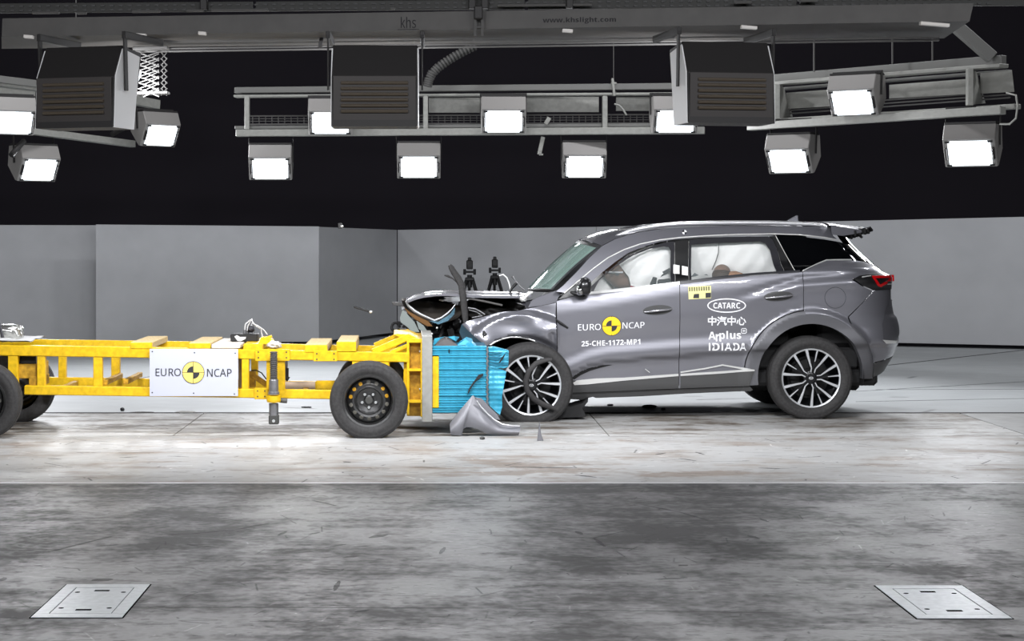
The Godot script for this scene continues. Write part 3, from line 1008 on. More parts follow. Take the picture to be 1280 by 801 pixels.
	for s in [[248, 258, 41.8], [170, 183, 44.2], [703, 716, 38.6], [926, 946, 34.4], [1150, 1186, 30.5], [30, 42, 46.0]]:
		st = mb()
		var p: Vector3 = g.call((s[0] + s[1]) / 2.0, s[2], -.02)
		box(st, p, Vector3((s[1] - s[0]) * .0056, .022, .05), Basis(Vector3.BACK, -.08), .002)
		obj("tab", st, M.tab_pale, t, "small pale tab")
	# lettering on the fascia
	var gput := func(qv: Vector2):
		var p: Vector3 = g.call(qv.x, qv.y, -.004)
		return [p, Vector3.BACK]
	st = mb()
	var ts := text_tris("khs", Vector2(501, 35), Vector2(520, 21), 400)
	lay(st, ts, gput)
	lay(st, poly_tris([Vector2(497, 36.6), Vector2(524, 36.2), Vector2(524, 37), Vector2(497, 37.4)]), gput)
	obj("lettering", st, M.ink_soft, t)
	st = mb()
	ts = text_tris("www.khslight.com", Vector2(678.5, 29.6), Vector2(770, 21.4), 700)
	for i in ts.size(): ts[i].y -= (ts[i].x - 724) * .012
	lay(st, ts, gput)
	obj("lettering", st, M.ink_soft, t)
	st = mb()
	for s in [[594, 24, 45], [603, 24, 45]]: bar(st, g.call(s[0], s[1], -.05), g.call(s[0], s[2], -.05), .012, .02, .001)
	bar(st, g.call(594, 34, -.05), g.call(603, 34, -.05), .012, .02, .001)
	obj("hook", st, M.rail_pale, t)
	st = mb()
	box(st, g.call(598, 16, -.05), Vector3(.06, .09, .08), Basis.IDENTITY, .006)
	tube(st, [g.call(593, 8, -.05), g.call(597, 14, -.05), g.call(601, 8, -.05)], .012, 6)
	obj("hook_block", st, M.lamp_dark, t)
	st = mb()
	bar(st, g.call(400, 60, .2), g.call(402, 47, .2), .03, .03)
	obj("stay", st, M.lamp_dark, t)
	# trays and cables above the gantry
	var gt := func(u, v, o := 0.0): return P(u, v, 14.45 - u * .00035 + o)
	t = thing("cable_tray", "perforated cable tray with pale cables, running above the lettered gantry", "cable tray")
	for k in 4:
		st = mb()
		var u0 := -20 + k * 340.0
		var a2: Vector3 = gt.call(u0, 10.5 - u0 * .0075, .2)
		var b2: Vector3 = gt.call(u0 + 336, 10.5 - (u0 + 336) * .0075, .2)
		bar(st, a2, b2, .075, .02, .002)
		bar(st, a2 + Vector3(0, .12, .1), b2 + Vector3(0, .12, .1), .03, .3, .002)
		obj("tray", st, M.tray, t)
	st = mb()
	for k in 110:
		var u := 4 + k * 11.3
		for rw in 2:
			box(st, gt.call(u, 8 - u * .0075 + rw * 5.5, .185), Vector3(.03, .012, .006), Basis.IDENTITY, 0)
	obj("tray_slots", st, M.black, t).set_meta("kind", "stuff")
	for s in [[40, 74, 16], [96, 108, 16.5], [165, 200, 14.5], [233, 254, 13.5], [264, 336, 13], [488, 494, 10.5], [622, 707, 6.8], [716, 740, 6.0], [918, 940, 3.0], [1000, 1022, 1.0]]:
		st = mb()
		bar(st, gt.call(s[0], s[2], .12), gt.call(s[1], s[2] - (s[1] - s[0]) * .008, .12), .018, .03, .003)
		obj("cable_duct", st, M.rail_pale, t)
	for u in [255, 590, 606, 712]:
		st = mb()
		bar(st, gt.call(u, -10, .15), gt.call(u, 14 - u * .005, .15), .07, .05, .004)
		obj("hanger", st, M.lamp_dark, t)
	# folding cable scissors beside the lamp over the trolley
	t = thing("scissor_lift", "pale folding lattice hanging from the gantry beside the louvred lamp over the trolley", "cable carrier")
	st = mb()
	for c in [[170, 199, .2], [201, 209, .35]]:
		for k in 7:
			var v := 65.0 + k * (7.5 if c[0] == 170 else 7.5)
			for s in 2:
				bar(st, P(c[0] if s == 0 else c[1], v, 13.75 + c[2]), P(c[1] if s == 0 else c[0], v + 9.5, 13.75 + c[2]), .008, .008, .002)
			if c[0] == 170:
				for s in 2: bar(st, P(c[0] + 9 if s == 0 else c[1], v + 2, 13.8), P(c[1] if s == 0 else c[0] + 9, v + 11, 13.8), .007, .008, .002)
	obj("lattice", st, M.rail_pale, t).set_meta("kind", "stuff")
	for v in [61, 117]:
		beam("plate", t, P(167, v, 13.9), P(211, v - 1, 13.9), .02, .12, M.dim_metal)
	# corrugated hose above the rear frame
	t = thing("ribbed_hose", "curved ribbed hose rising from the rear light frame to the gantry", "hose")
	st = mb()
	var hp := []
	for k in [[534, 108], [536, 100], [540, 92], [547, 85], [557, 77.5], [568, 70.5], [580, 64], [592, 58], [600, 45], [604, 0], [606, -300], [606, -480]]: hp.append(P(k[0], k[1], 23.2))
	tube(st, hp, .05, 10)
	obj("hose", st, M.tray, t)
	for i in 24:
		st = mb()
		var f := i / 24.0 * 7.99
		var a3: Vector3 = hp[int(f)]
		var b3: Vector3 = hp[int(f) + 1]
		var c3 := a3.lerp(b3, f - int(f))
		tube(st, [c3, c3 + (b3 - a3).normalized() * .02], .057, 10)
		obj("rib", st, M.dim_metal, t)
	# roof diagonal at the upper right
	t = thing("roof_brace", "dark diagonal steel brace beyond the gantry's outer end", "brace")
	beam("brace", t, P(1185, 24, 19.5), P(1240, 72, 19.5), .12, .12, M.dim_rig)
	tag(t, "dark diagonal steel brace beyond the gantry's outer end", "brace")

# ---------------------------------------------------------------- wheels
func tyre_profile(r: float, rim: float, w: float) -> Array:      # from the inner bead round to the outer bead; height is along the axle, outer face at w / 2
	var p := []
	var h := w / 2
	for q in [[rim, -h * .86], [rim + (r - rim) * .25, -h * .97], [rim + (r - rim) * .6, -h], [r - .022, -h * .93], [r - .006, -h * .82], [r, -h * .62], [r - .008, -h * .5], [r - .008, -h * .45], [r, -h * .4], [r, -h * .1], [r - .008, -h * .06], [r - .008, h * .06], [r, h * .1], [r, h * .4], [r - .008, h * .45], [r - .008, h * .5], [r, h * .62], [r - .006, h * .82], [r - .022, h * .93], [r - .03, h * .955], [r - .034, h * .945], [rim + (r - rim) * .6, h], [rim + (r - rim) * .3, h * .98], [rim + (r - rim) * .27, h * .955], [rim + .012, h * .9], [rim, h * .84]]:
		p.append(Vector2(q[0], q[1]))
	return p

func tyre(parent: Node3D, r: float, rim: float, w: float, squash: float, m: Material) -> void:      # the foot of the tyre is pressed flat by squash metres
	var src := mb()
	lathe(src, tyre_profile(r, rim, w), Transform3D.IDENTITY, 64, true)
	var arr := src.commit_to_arrays()
	var v: PackedVector3Array = arr[Mesh.ARRAY_VERTEX]
	for i in v.size():
		var p := v[i]
		if squash > 0 and p.y < 0:
			var lim := -(r - squash)
			var d := sqrt(p.x * p.x + p.y * p.y)
			if p.y < lim:
				p.z *= 1.0 + 0.12 * (lim - p.y) / squash
				p.y = lim
			elif d > rim and absf(p.x) < r * .45:
				p.z *= 1.0 + 0.10 * clampf((-p.y - rim * .8) / (r - rim * .8), 0, 1)
			v[i] = p
	arr[Mesh.ARRAY_VERTEX] = v
	var am := ArrayMesh.new()
	am.add_surface_from_arrays(Mesh.PRIMITIVE_TRIANGLES, arr)
	var o := MeshInstance3D.new()
	o.name = "tyre"
	o.mesh = am
	o.material_override = m
	parent.add_child(o, true)

# steel wheel of the trolley; the outer face looks along +z
func steel_wheel(parent: Node3D, c: Vector3, turn: float, spin: float) -> void:
	var w := joint("wheel", parent)
	w.position = c
	w.rotation.y = turn
	tyre(w, 0.302, 0.19, 0.195, 0.014, M.rubber)
	var st := mb()
	lathe(st, [Vector2(.19, -.08), Vector2(.186, .02), Vector2(.196, .082), Vector2(.203, .086), Vector2(.2, .09), Vector2(.186, .084), Vector2(.178, .062), Vector2(.176, .02), Vector2(.168, .012), Vector2(.16, .03), Vector2(.128, .05), Vector2(.112, .046), Vector2(.104, .055), Vector2(.1, .05), Vector2(.092, .02), Vector2(.06, .012), Vector2(.04, .014), Vector2(.032, .02), Vector2(.0001, .02)], Transform3D.IDENTITY, 48, false)
	obj("rim", st, M.rim_black, w)
	var flat := Basis.IDENTITY
	for k in 14:
		st = mb()
		var a := TAU * k / 14 + spin
		var p := Vector3(cos(a) * .142, sin(a) * .142, .0435)
		var tl := Basis(Vector3(cos(a), sin(a), -.63).normalized(), Vector3(-sin(a), cos(a), 0), Vector3(cos(a) * .63, sin(a) * .63, 1).normalized())
		lathe(st, [Vector2(.0155, -.004), Vector2(.0155, .002), Vector2(.013, .0025), Vector2(.0001, .0025)], Transform3D(tl, p), 14)
		obj("vent_hole", st, M.vent_yellow if k % 14 in [0, 1, 4, 5, 6] else M.vent_grey, w)
	st = mb()
	lathe(st, [Vector2(.03, .01), Vector2(.03, .03), Vector2(.026, .034), Vector2(.0001, .034)], Transform3D.IDENTITY, 20)
	obj("hub_cap", st, M.hub_grey, w)
	for k in 5:
		st = mb()
		var a := -PI / 2 + TAU * k / 5
		lathe(st, [Vector2(.0115, .005), Vector2(.0115, .026), Vector2(.009, .03), Vector2(.0001, .03)], Transform3D(Basis.IDENTITY, Vector3(cos(a) * .055, sin(a) * .055, .01)), 6)
		obj("wheel_nut", st, M.nut, w)

# ---------------------------------------------------------------- trolley
const TY := 0.0175
var t_at := Vector3.ZERO
var t_base := Basis.IDENTITY

func T(u, v, z: float) -> Vector3:      # the trolley's own point behind pixel (u, v) in its plane z
	var o := t_base.inverse() * (Vector3(0, EYE, 0) - t_at)
	var d := t_base.inverse() * Vector3((u - CX) / F, -(v - CY) / F, -1)
	return o + d * ((z - o.z) / d.z)

func tbar(st: SurfaceTool, u0, v0, u1, v1, z: float, h: float, w: float) -> void:      # beam whose near face centre line runs between two pixels in plane z
	bar(st, T(u0, v0, z) - Vector3(0, 0, w / 2), T(u1, v1, z) - Vector3(0, 0, w / 2), h, w, 0.005)

func tbox(st: SurfaceTool, u0, v0, u1, v1, z: float, w: float, bev := 0.004) -> void:      # block from pixel to pixel, near face at z
	var a := T(u0, v0, z)
	var b := T(u1, v1, z)
	box2(st, Vector3(minf(a.x, b.x), minf(a.y, b.y), z - w), Vector3(maxf(a.x, b.x), maxf(a.y, b.y), z), bev)

func trolley() -> void:
	M.rim_black = mat([0.055, 0.055, 0.055], 0.3)
	M.rim_black.clearcoat_enabled = true
	M.vent_yellow = mat([0.72, 0.53, 0.08], 0.6)
	M.vent_grey = mat([0.42, 0.41, 0.38], 0.6)
	M.hub_grey = mat([0.24, 0.24, 0.23], 0.5)
	M.nut = mat([0.75, 0.76, 0.76], 0.3, 0.5)
	t_base = Basis(Vector3.UP, TY)
	t_at = Vector3(-0.535, 0, -14.75) - t_base.z * 0.80
	var t := thing("test_trolley", "long yellow steel test trolley on four black wheels, carrying a white sign panel", "trolley", t_at, TY)
	var r := 0.302
	for w in [[0.0, 0.70, 0.0, 0.25], [-2.98, 0.70, 0.0, 0.9], [0.0, -0.70, PI, 0.1], [-2.98, -0.70, PI, 0.5]]:
		steel_wheel(t, Vector3(w[0], r - 0.014, w[1]), w[2], w[3])
	for x in [0.0, -2.98]:
		var st := mb()
		tube(st, [Vector3(x, r - .01, -.64), Vector3(x, r - .01, .64)], 0.045, 12)
		obj("axle", st, M.dim_metal, t)
	# the two side frames
	for z in [0.50, -0.42]:


		var parts := [["upper_rail", -160, 435.5, 258, 441.8, .083], ["upper_rail", 257, 441.8, 512, 447.0, .075], ["lower_rail", 30, 487.5, 300, 491.5, .072], ["lower_rail", 298, 491.6, 420, 493.5, .07]]
		for p in parts:
			var a := T(p[1], p[2], 0.5)
			var b := T(p[3], p[4], 0.5)
			var st := mb()
			bar(st, Vector3(a.x, a.y, z - .04), Vector3(b.x, b.y, z - .04), p[5], 0.08, 0.006)
			obj(p[0], st, M.yellow, t)
		for p in [[-110, -100], [9.6, 21.8], [46, 56], [116.3, 127.5], [302, 311], [440, 452], [475, 486]]:
			var st := mb()
			var a := T(p[0], 440, 0.5)
			var b := T(p[1], 490 if p[0] < 400 else 470, 0.5)
			box2(st, Vector3(a.x, b.y, z - .074), Vector3(b.x, a.y - .02, z - .006), 0.004)
			obj("upright", st, M.yellow, t)
	# crosswise tubes and axle carrier
	for p in [[129, 479], [155, 478], [70, 489], [270, 490], [380, 491], [18, 450], [200, 489]]:
		var st := mb()
		var a := T(p[0], p[1], 0.5)
		bar(st, Vector3(a.x, a.y, .42), Vector3(a.x, a.y, -.42), 0.04, 0.04)
		obj("cross_member", st, M.yellow_old, t)
	var st := mb()
	tbox(st, 22, 455, 46, 473, 0.44, 0.5)
	obj("axle_carrier", st, M.yellow_old, t)
	st = mb()
	tbox(st, 25, 441, 45, 455, 0.40, 0.45)
	obj("ballast_box", st, M.black, t)
	st = mb()
	tbox(st, 36, 470, 53, 482, 0.46, 0.3)
	obj("bracket", st, M.yellow_old, t)
	# planks across the frame
	var pk := [[163, 190, 427.5, 435.5, M.wood], [236, 263, 428.5, 435.5, M.wood], [264, 300, 430.5, 435.5, M.plank_white], [304, 328, 430.0, 437.5, M.yellow], [381, 409, 430.5, 440, M.wood], [421, 445, 426.5, 439, M.wood]]
	for p in pk:
		var a := T(p[0], p[3], 0.5)
		var b := T(p[1], p[2], 0.5)
		st = mb()
		box2(st, Vector3(a.x, a.y, -.5), Vector3(b.x, b.y, .49), 0.004)
		var pl_ := obj("cross_plank", st, p[4], t)
		if p[4] == M.wood:
			st = mb()
			box2(st, Vector3(a.x - .002, a.y - .002, .488), Vector3(b.x + .002, b.y - .004, .505), 0.003)
			obj("plank_end", st, M.yellow, pl_, "yellow painted plank end")
	# joint plates with bolts
	for p in [[319, 362, 436.5, 451], [392, 421.5, 438.5, 451.5], [318, 335, 485, 499]]:
		st = mb()
		tbox(st, p[0], p[2], p[1], p[3], 0.515, 0.03, 0.002)
		var jp := obj("joint_plate", st, M.yellow, t)
		for q in [[4, 3.5], [4, 10.5], [-4, 3.5], [-4, 10.5]]:
			var bs := mb()
			var c := T((p[0] if q[0] > 0 else p[1]) + q[0], p[2] + q[1], 0.515)
			lathe(bs, [Vector2(.006, 0), Vector2(.006, .003), Vector2(.0001, .003)], Transform3D(Basis.IDENTITY, c), 10)
			obj("bolt", bs, M.ink, jp)
	# shock absorber standing through the frame beside the sign
	st = mb()
	tbox(st, 333, 450, 356, 488, 0.50, 0.07)
	obj("absorber_plate", st, M.yellow, t)
	var sa := joint("shock_absorber", t)
	var ax := T(342.2, 470, 0.58)
	var yy := func(v): return T(342, v, 0.58).y
	var up := Basis(Vector3.RIGHT, Vector3.FORWARD, Vector3.UP)
	var at := Transform3D(up, Vector3(ax.x, 0, .58))
	st = mb()
	var prof := []
	for k in 15:
		var y: float = yy.call(474.0 - k * 2.35)
		prof.append(Vector2(.026, y)); prof.append(Vector2(.031, y + .003)); prof.append(Vector2(.031, y + .008)); prof.append(Vector2(.024, y + .011))
	prof.append(Vector2(.0001, prof[-1].y))
	lathe(st, prof, at, 20)
	obj("spring_bellows", st, M.dim_metal, sa)
	st = mb()
	lathe(st, [Vector2(.0001, yy.call(493.0)), Vector2(.044, yy.call(493.0)), Vector2(.044, yy.call(490.0)), Vector2(.038, yy.call(489.0)), Vector2(.036, yy.call(475.0)), Vector2(.032, yy.call(474.0)), Vector2(.0001, yy.call(474.0))], at, 20)
	obj("cylinder", st, M.steel, sa)
	st = mb()
	lathe(st, [Vector2(.0001, yy.call(502.5)), Vector2(.052, yy.call(502.5)), Vector2(.056, yy.call(500.0)), Vector2(.054, yy.call(494.5)), Vector2(.0001, yy.call(494.0))], at, 20)
	obj("collar", st, M.yellow, sa)
	st = mb()
	lathe(st, [Vector2(.0001, yy.call(519.0)), Vector2(.036, yy.call(519.0)), Vector2(.036, yy.call(504.0)), Vector2(.0001, yy.call(503.0))], at, 6)
	obj("lower_cylinder", st, M.steel, sa)
	st = mb()
	tbox(st, 335.7, 519, 348.3, 530.5, 0.615, 0.075, 0.006)
	var fb := obj("foot_block", st, mat([0.23, 0.23, 0.22], 0.6), sa)
	st = mb()
	lathe(st, [Vector2(.012, 0), Vector2(.012, .004), Vector2(.0001, .004)], Transform3D(Basis.IDENTITY, T(342, 526, .615)), 12)
	obj("bolt", st, M.nut, fb)
	st = mb()
	tube(st, [T(349, 500, .55), T(359, 501, .55)], 0.02, 12)
	obj("side_valve", st, M.dim_metal, sa)
	var s2 := joint("rear_absorber", t)
	st = mb()
	tube(st, [T(357.5, 450, .1), T(357.5, 462, .1)], .014, 10)
	obj("rod", st, M.dim_metal, s2)
	st = mb()
	tube(st, [T(357.5, 460, .1), T(357.5, 472, .1), T(361, 474, .1)], .022, 10)
	obj("cylinder", st, M.dark_plastic, s2)
	# pipes and brackets inside the frame
	st = mb()
	tube(st, [T(350, 481.5, .15), T(394, 481.5, .15)], .03, 14)
	obj("long_cylinder", st, mat([0.74, 0.66, 0.58], 0.6), t)
	st = mb()
	tbox(st, 395, 476, 430, 486.5, 0.17, 0.06)
	obj("bracket", st, M.yellow, t)
	st = mb()
	tbox(st, 298, 447, 312, 484, 0.2, 0.02)
	obj("inner_plate", st, mat([0.62, 0.55, 0.42], 0.6), t)
	st = mb()
	tbox(st, 309, 464, 319, 484, 0.3, 0.06)
	bar(st, T(316, 469, .28), T(334, 481, .28), .04, .05)
	obj("bracket", st, M.yellow_old, t)
	st = mb()
	tube(st, [T(314, 463, .3), T(320, 462.5, .3), T(327, 466, .3), T(333, 474, .3)], .005, 6)
	obj("hose", st, M.black, t)
	# clamp with a rag on top of the frame
	st = mb()
	extrude(st, [Vector2(0, 0), Vector2(.02, .055), Vector2(.09, .06), Vector2(.12, .02), Vector2(.12, 0)], Transform3D(Basis.IDENTITY, T(323.5, 430, .3)), -.1, .06, .004)
	bar(st, T(331, 423, .3), T(340, 420, .3), .02, .05)
	obj("clamp", st, M.yellow, t)
	st = mb()
	lump(st, T(343, 431, .36), Vector3(.055, .03, .07), 5, 0.5, 1.6)
	obj("rag", st, M.cloth, t)
	# sign panel
	var sp := joint("sign_panel", t, "white sign panel with quartered yellow disc and grey lettering")
	var c0 := T(187, 436, .53)
	var c1 := T(297.5, 495, .53)
	st = mb()
	box2(st, Vector3(c0.x, c1.y, .52), Vector3(c1.x, c0.y, .53), 0.001)
	obj("board", st, M.white, sp)
	emblem(sp, func(u, v): return [T(u, v, .532), Vector3(0, 0, 1)], Vector2(241.6, 465.5), 13.6, 0.0, M.ink, M.pale_yellow, [Vector2(194.5, 460.5), Vector2(226, 469.8)], [Vector2(258.8, 461), Vector2(289.5, 470.6)], 0.0)
	for q in [[190.5, 439.3], [243, 440.7], [294, 441.4], [190.3, 490.6], [242, 491.3], [293, 492.3]]:
		st = mb()
		lathe(st, [Vector2(.0055, 0), Vector2(.0045, .003), Vector2(.0001, .0035)], Transform3D(Basis.IDENTITY, T(q[0], q[1], .53)), 10)
		obj("screw", st, M.ink, sp)
	# front structure that carries the barrier
	for z in [0.46, -0.42]:
		st = mb()
		var dz := func(u, v): return Vector3(T(u, v, .46).x, T(u, v, .46).y, z - .04)
		bar(st, dz.call(466, 440), dz.call(512, 421), .05, .07, .004)
		obj("brace", st, M.yellow, t)
		st = mb()
		bar(st, dz.call(488, 441), dz.call(512, 431), .03, .06, .004)
		obj("brace", st, M.yellow, t)
		st = mb()
		var a: Vector3 = dz.call(504.5, 440)
		var b: Vector3 = dz.call(512, 512)
		box2(st, Vector3(a.x, b.y, z - .075), Vector3(b.x, a.y, z - .005), .004)
		obj("front_post", st, M.yellow, t)
	st = mb()
	var p0 := T(508.5, 423.5, .5)
	var p1 := T(528.5, 521, .5)
	box2(st, Vector3(p0.x, p1.y, -.5), Vector3(p1.x, p0.y, .42), .004)
	var fbx := obj("front_box", st, M.yellow_old, t)
	for v in [[423.5, 428.3], [461, 464], [500, 503.5]]:
		st = mb()
		tbox(st, 510, v[0], 528.3, v[1], .5, .09, .002)
		obj("shelf_plate", st, M.yellow, fbx)
	for u in [[508.5, 511.5], [525.8, 528.5]]:
		st = mb()
		tbox(st, u[0], 424, u[1], 521 if u[0] > 520 else 518, .497, .09, .002)
		obj("flange", st, M.yellow, fbx)
	for q in [[525, 439], [525, 486]]:
		st = mb()
		lathe(st, [Vector2(.008, 0), Vector2(.008, .012), Vector2(.0001, .014)], Transform3D(Basis.IDENTITY, T(q[0], q[1], .42)), 8)
		obj("bolt", st, M.nut, fbx)
	st = mb()
	extrude(st, [Vector2(0, 0), Vector2(.14, 0), Vector2(.02, .05), Vector2(-.1, .05)], Transform3D(Basis(Vector3.RIGHT, Vector3.UP, Vector3.BACK), T(508, 424, .2)), -.6, .2)
	obj("top_plate", st, M.yellow, t)
	st = mb()
	tbox(st, 527.5, 420, 540.5, 527.5, .52, 1.0, .004)
	obj("mounting_plate", st, M.grey_metal, t, "thick grey mounting plate")

# round quartered emblem with lettering to both sides, laid with put(u, v)
func emblem(parent: Node3D, put: Callable, c: Vector2, r: float, slope: float, ink: Material, disc: Material, left: Array, right: Array, lean: float, letters: Material = null, weight := 400) -> void:
	var w := func(off: float): return func(q: Vector2):
		var e = put.call(q.x, q.y)
		return [e[0] + e[1] * off, e[1]]
	var st := mb()
	lay(st, ring_tris(c, Vector2.ZERO, Vector2(r, r)), w.call(0.0005))
	obj("emblem_disc", st, disc, parent)
	st = mb()
	lay(st, ring_tris(c, Vector2(r - .35, r - .35), Vector2(r + .35, r + .35)), w.call(0.001))
	lay(st, stroke_tris([[c - Vector2(r, -slope * r), c + Vector2(r, -slope * r)], [c - Vector2(0, r), c + Vector2(0, r)]], 0.6), w.call(0.001))
	lay(st, ring_tris(c, Vector2.ZERO, Vector2(r * .58, r * .58), PI, PI * 1.5, 12), w.call(0.001))
	lay(st, ring_tris(c, Vector2.ZERO, Vector2(r * .58, r * .58), 0, PI * .5, 12), w.call(0.001))
	obj("emblem_quarters", st, ink, parent)
	var dk: Material = letters if letters else ink
	for k in 2:
		var b: Array = [left, right][k]
		var ts := text_tris(["EURO", "NCAP"][k], Vector2(b[0].x, b[1].y), Vector2(b[1].x, b[0].y), weight)
		for i in ts.size(): ts[i].y -= (ts[i].x - c.x) * slope
		st = mb()
		lay(st, ts, w.call(0.001))
		obj("lettering", st, dk, parent)

# ---------------------------------------------------------------- barrier
func barrier() -> void:
	M.blue = worn(Color(0.21, 0.63, 0.76), 0.14, 0.38, 0.15, 14, 1.6)
	M.backing = mat([0.26, 0.25, 0.25], 0.45, 0.4)
	M.blue_dark = mat([0.10, 0.36, 0.46], 0.45, 0.1)
	var t := thing("crash_barrier", "crushed turquoise honeycomb crash barrier between the trolley front and the car's wheel", "crash barrier", t_at, TY)
	var st := mb()
	tbox(st, 540.5, 445.5, 548.5, 509.5, .50, .03, .002)
	obj("yellow_strip", st, M.yellow, t, "yellow mounting strip")
	st = mb()
	tbox(st, 540.5, 434, 610, 515.5, .46, .75, .004)
	obj("core_block", st, M.blue_dark, t)
	# ribbed side cladding: one lip per honeycomb row
	var n := 28
	for k in n:
		var v0 := 432.5 + (516.0 - 432.5) * k / n
		var v1 := 432.5 + (516.0 - 432.5) * (k + 1) / n
		st = mb()
		var a := T(540.6 if (v1 < 445 or v0 > 510) else 548.6, v0, .49)
		var b := T(608 + sin(k * 1.7) * 0.4, v1, .49)
		var wob := 0.004 * sin(k * 2.3) + 0.002 * sin(k * 5.1)
		extrude(st, [Vector2(a.y, .44), Vector2(a.y, .487 + wob), Vector2(lerpf(a.y, b.y, .3), .494 + wob), Vector2(lerpf(a.y, b.y, .8), .492 + wob), Vector2(b.y + .001, .480 + wob), Vector2(b.y + .001, .44)], Transform3D(Basis(Vector3.UP, Vector3.BACK, Vector3.RIGHT), Vector3.ZERO), a.x, b.x)
		obj("honeycomb_row", st, M.blue, t)
	st = mb()
	var zig := []
	for k in 29:
		var q := T(609.2 + (0.7 if k % 2 == 0 else -0.7), 433.5 + k * 2.95, .497)
		zig.append(q)
	tube(st, zig, .0085, 6)
	obj("seam", st, M.steel, t, "torn silver seam")
	# second block, bent round the wheel
	var ol := [[610.5, 434.2], [618, 433.6], [636, 438.2], [635.5, 458.5], [629, 460.5], [622, 460], [633, 464.5], [631.5, 474], [629.5, 484], [627.5, 496], [628, 508], [625, 519], [617, 512], [610.5, 505]]
	var pts := []
	for q in ol:
		var p := T(q[0], q[1], .49)
		pts.append(Vector2(p.x, p.y))
	st = mb()
	var zf := func(x, y): return .475 + .008 * sin(x * 55.0) + .01 * sin(y * 23.0 + x * 12.0) + .003 * sin(y * 160.0)
	panel(st, PackedVector2Array(pts), zf, 0.0, .12, [], 1.0, .02)
	obj("bent_block", st, M.blue, t)
	for k in 6:
		st = mb()
		var v := 440.0 + k * 3.1
		tube(st, [T(611.5, v, .492), T(620, v + .6, .49), T(635, v + .8, .485)], .003, 5)
		obj("crease", st, M.blue_dark, t)
	# torn sheet over the top
	st = mb()
	for g in [[[541, 433, .3], [543, 423, .2], [556, 420.5, .12], [560, 421, .05], [548, 431, .25]], [[570, 432, .3], [574, 427, .3], [583, 421, .2], [590, 423, .15], [592, 430, .28]], [[581, 434, .42], [583, 429, .4], [590, 426, .36], [595, 430, .36], [597, 436, .42]], [[560, 421, .0], [574, 421, -.1], [570, 426, .0]]]:
		fold(st, g)
	obj("torn_sheet", st, M.blue, t)
	st = mb()
	for g in [[[542, 432.5, .35], [550, 424, .3], [556, 420.5, .27], [561, 421.5, .27], [568, 428, .32], [573, 432, .36]], [[572, 430, .2], [580, 425, .15], [590, 424, .05], [586, 432, .2]]]:
		st = mb()
		fold(st, g)
		obj("torn_backing", st, M.backing, t, "dark folded backing sheet")
	# scraps and scuffs on the cladding
	st = mb()
	extrude(st, t2([[584, 494], [585.5, 487], [589, 481], [592, 477], [598, 468.5], [604, 466.5], [604, 469], [600, 473], [595, 476.5], [592, 480.5], [589, 485], [586.5, 490]], .5), Transform3D.IDENTITY, .497, .51, .002)
	obj("stuck_shard", st, mat([0.13, 0.13, 0.14], 0.4), t, "black shard stuck in the cladding")
	st = mb()
	tube(st, [T(632, 441.5, .505), T(628, 447.5, .505), T(624, 453.5, .505)], [.002, .008, .003], 6)
	tube(st, [T(561.5, 436.5, .503), T(561.3, 441.5, .503)], .005, 6)
	obj("scuff_mark", st, M.black, t)

func t2(list: Array, z: float) -> Array:
	var r := []
	for q in list:
		var p := T(q[0], q[1], z)
		r.append(Vector2(p.x, p.y))
	return r

func fold(st: SurfaceTool, g: Array) -> void:      # a bent scrap of sheet: fan of pixel points each at its own depth, 6 mm thick
	var pts := []
	for q in g: pts.append(T(q[0], q[1], q[2]))
	var c := Vector3.ZERO
	for p in pts: c += p / pts.size()
	c += Vector3(0, .02, .03)
	for i in pts.size():
		var a: Vector3 = pts[i]
		var b: Vector3 = pts[(i + 1) % pts.size()]
		face(st, [a, b, c], Vector3(0, .3, 1))
		var k := Vector3(0, -.006, -.006)
		face(st, [a + k, b + k, c + k], Vector3(0, -.3, -1))
		face(st, [a, b, b + k, a + k], (a + b) / 2 - c)

# ---------------------------------------------------------------- car
# The car's own axes: x to the tail, y up, z to the near side; the origin lies on the floor under the middle of the rear axle.
const CYAW := 0.01745
var c_at := Vector3.ZERO
var c_base := Basis.IDENTITY

func yb(x: float) -> float: return pl([-3.2, -2.2, -1.92, -1.13, -0.51, -0.1, 0.5, 1.0], [0.93, 1.02, 1.05, 1.185, 1.235, 1.262, 1.27, 1.27], x)
func ycr(x: float) -> float: return pl([-2.2, -2.04, -1.9, -1.74, -1.12, -0.47, 0.0, 0.5, 1.0], [0.34, 0.385, 0.45, 0.485, 0.535, 0.575, 0.60, 0.62, 0.62], x)
func xtail(y: float) -> float: return pc([0.2, 0.41, 0.53, 0.64, 0.74, 0.84, 0.90, 1.04, 1.20, 1.25, 1.32, 1.42, 1.53, 1.62, 1.7], [0.66, 0.79, 0.86, 0.895, 0.90, 0.88, 0.845, 0.83, 0.83, 0.78, 0.70, 0.585, 0.48, 0.42, 0.36], y)

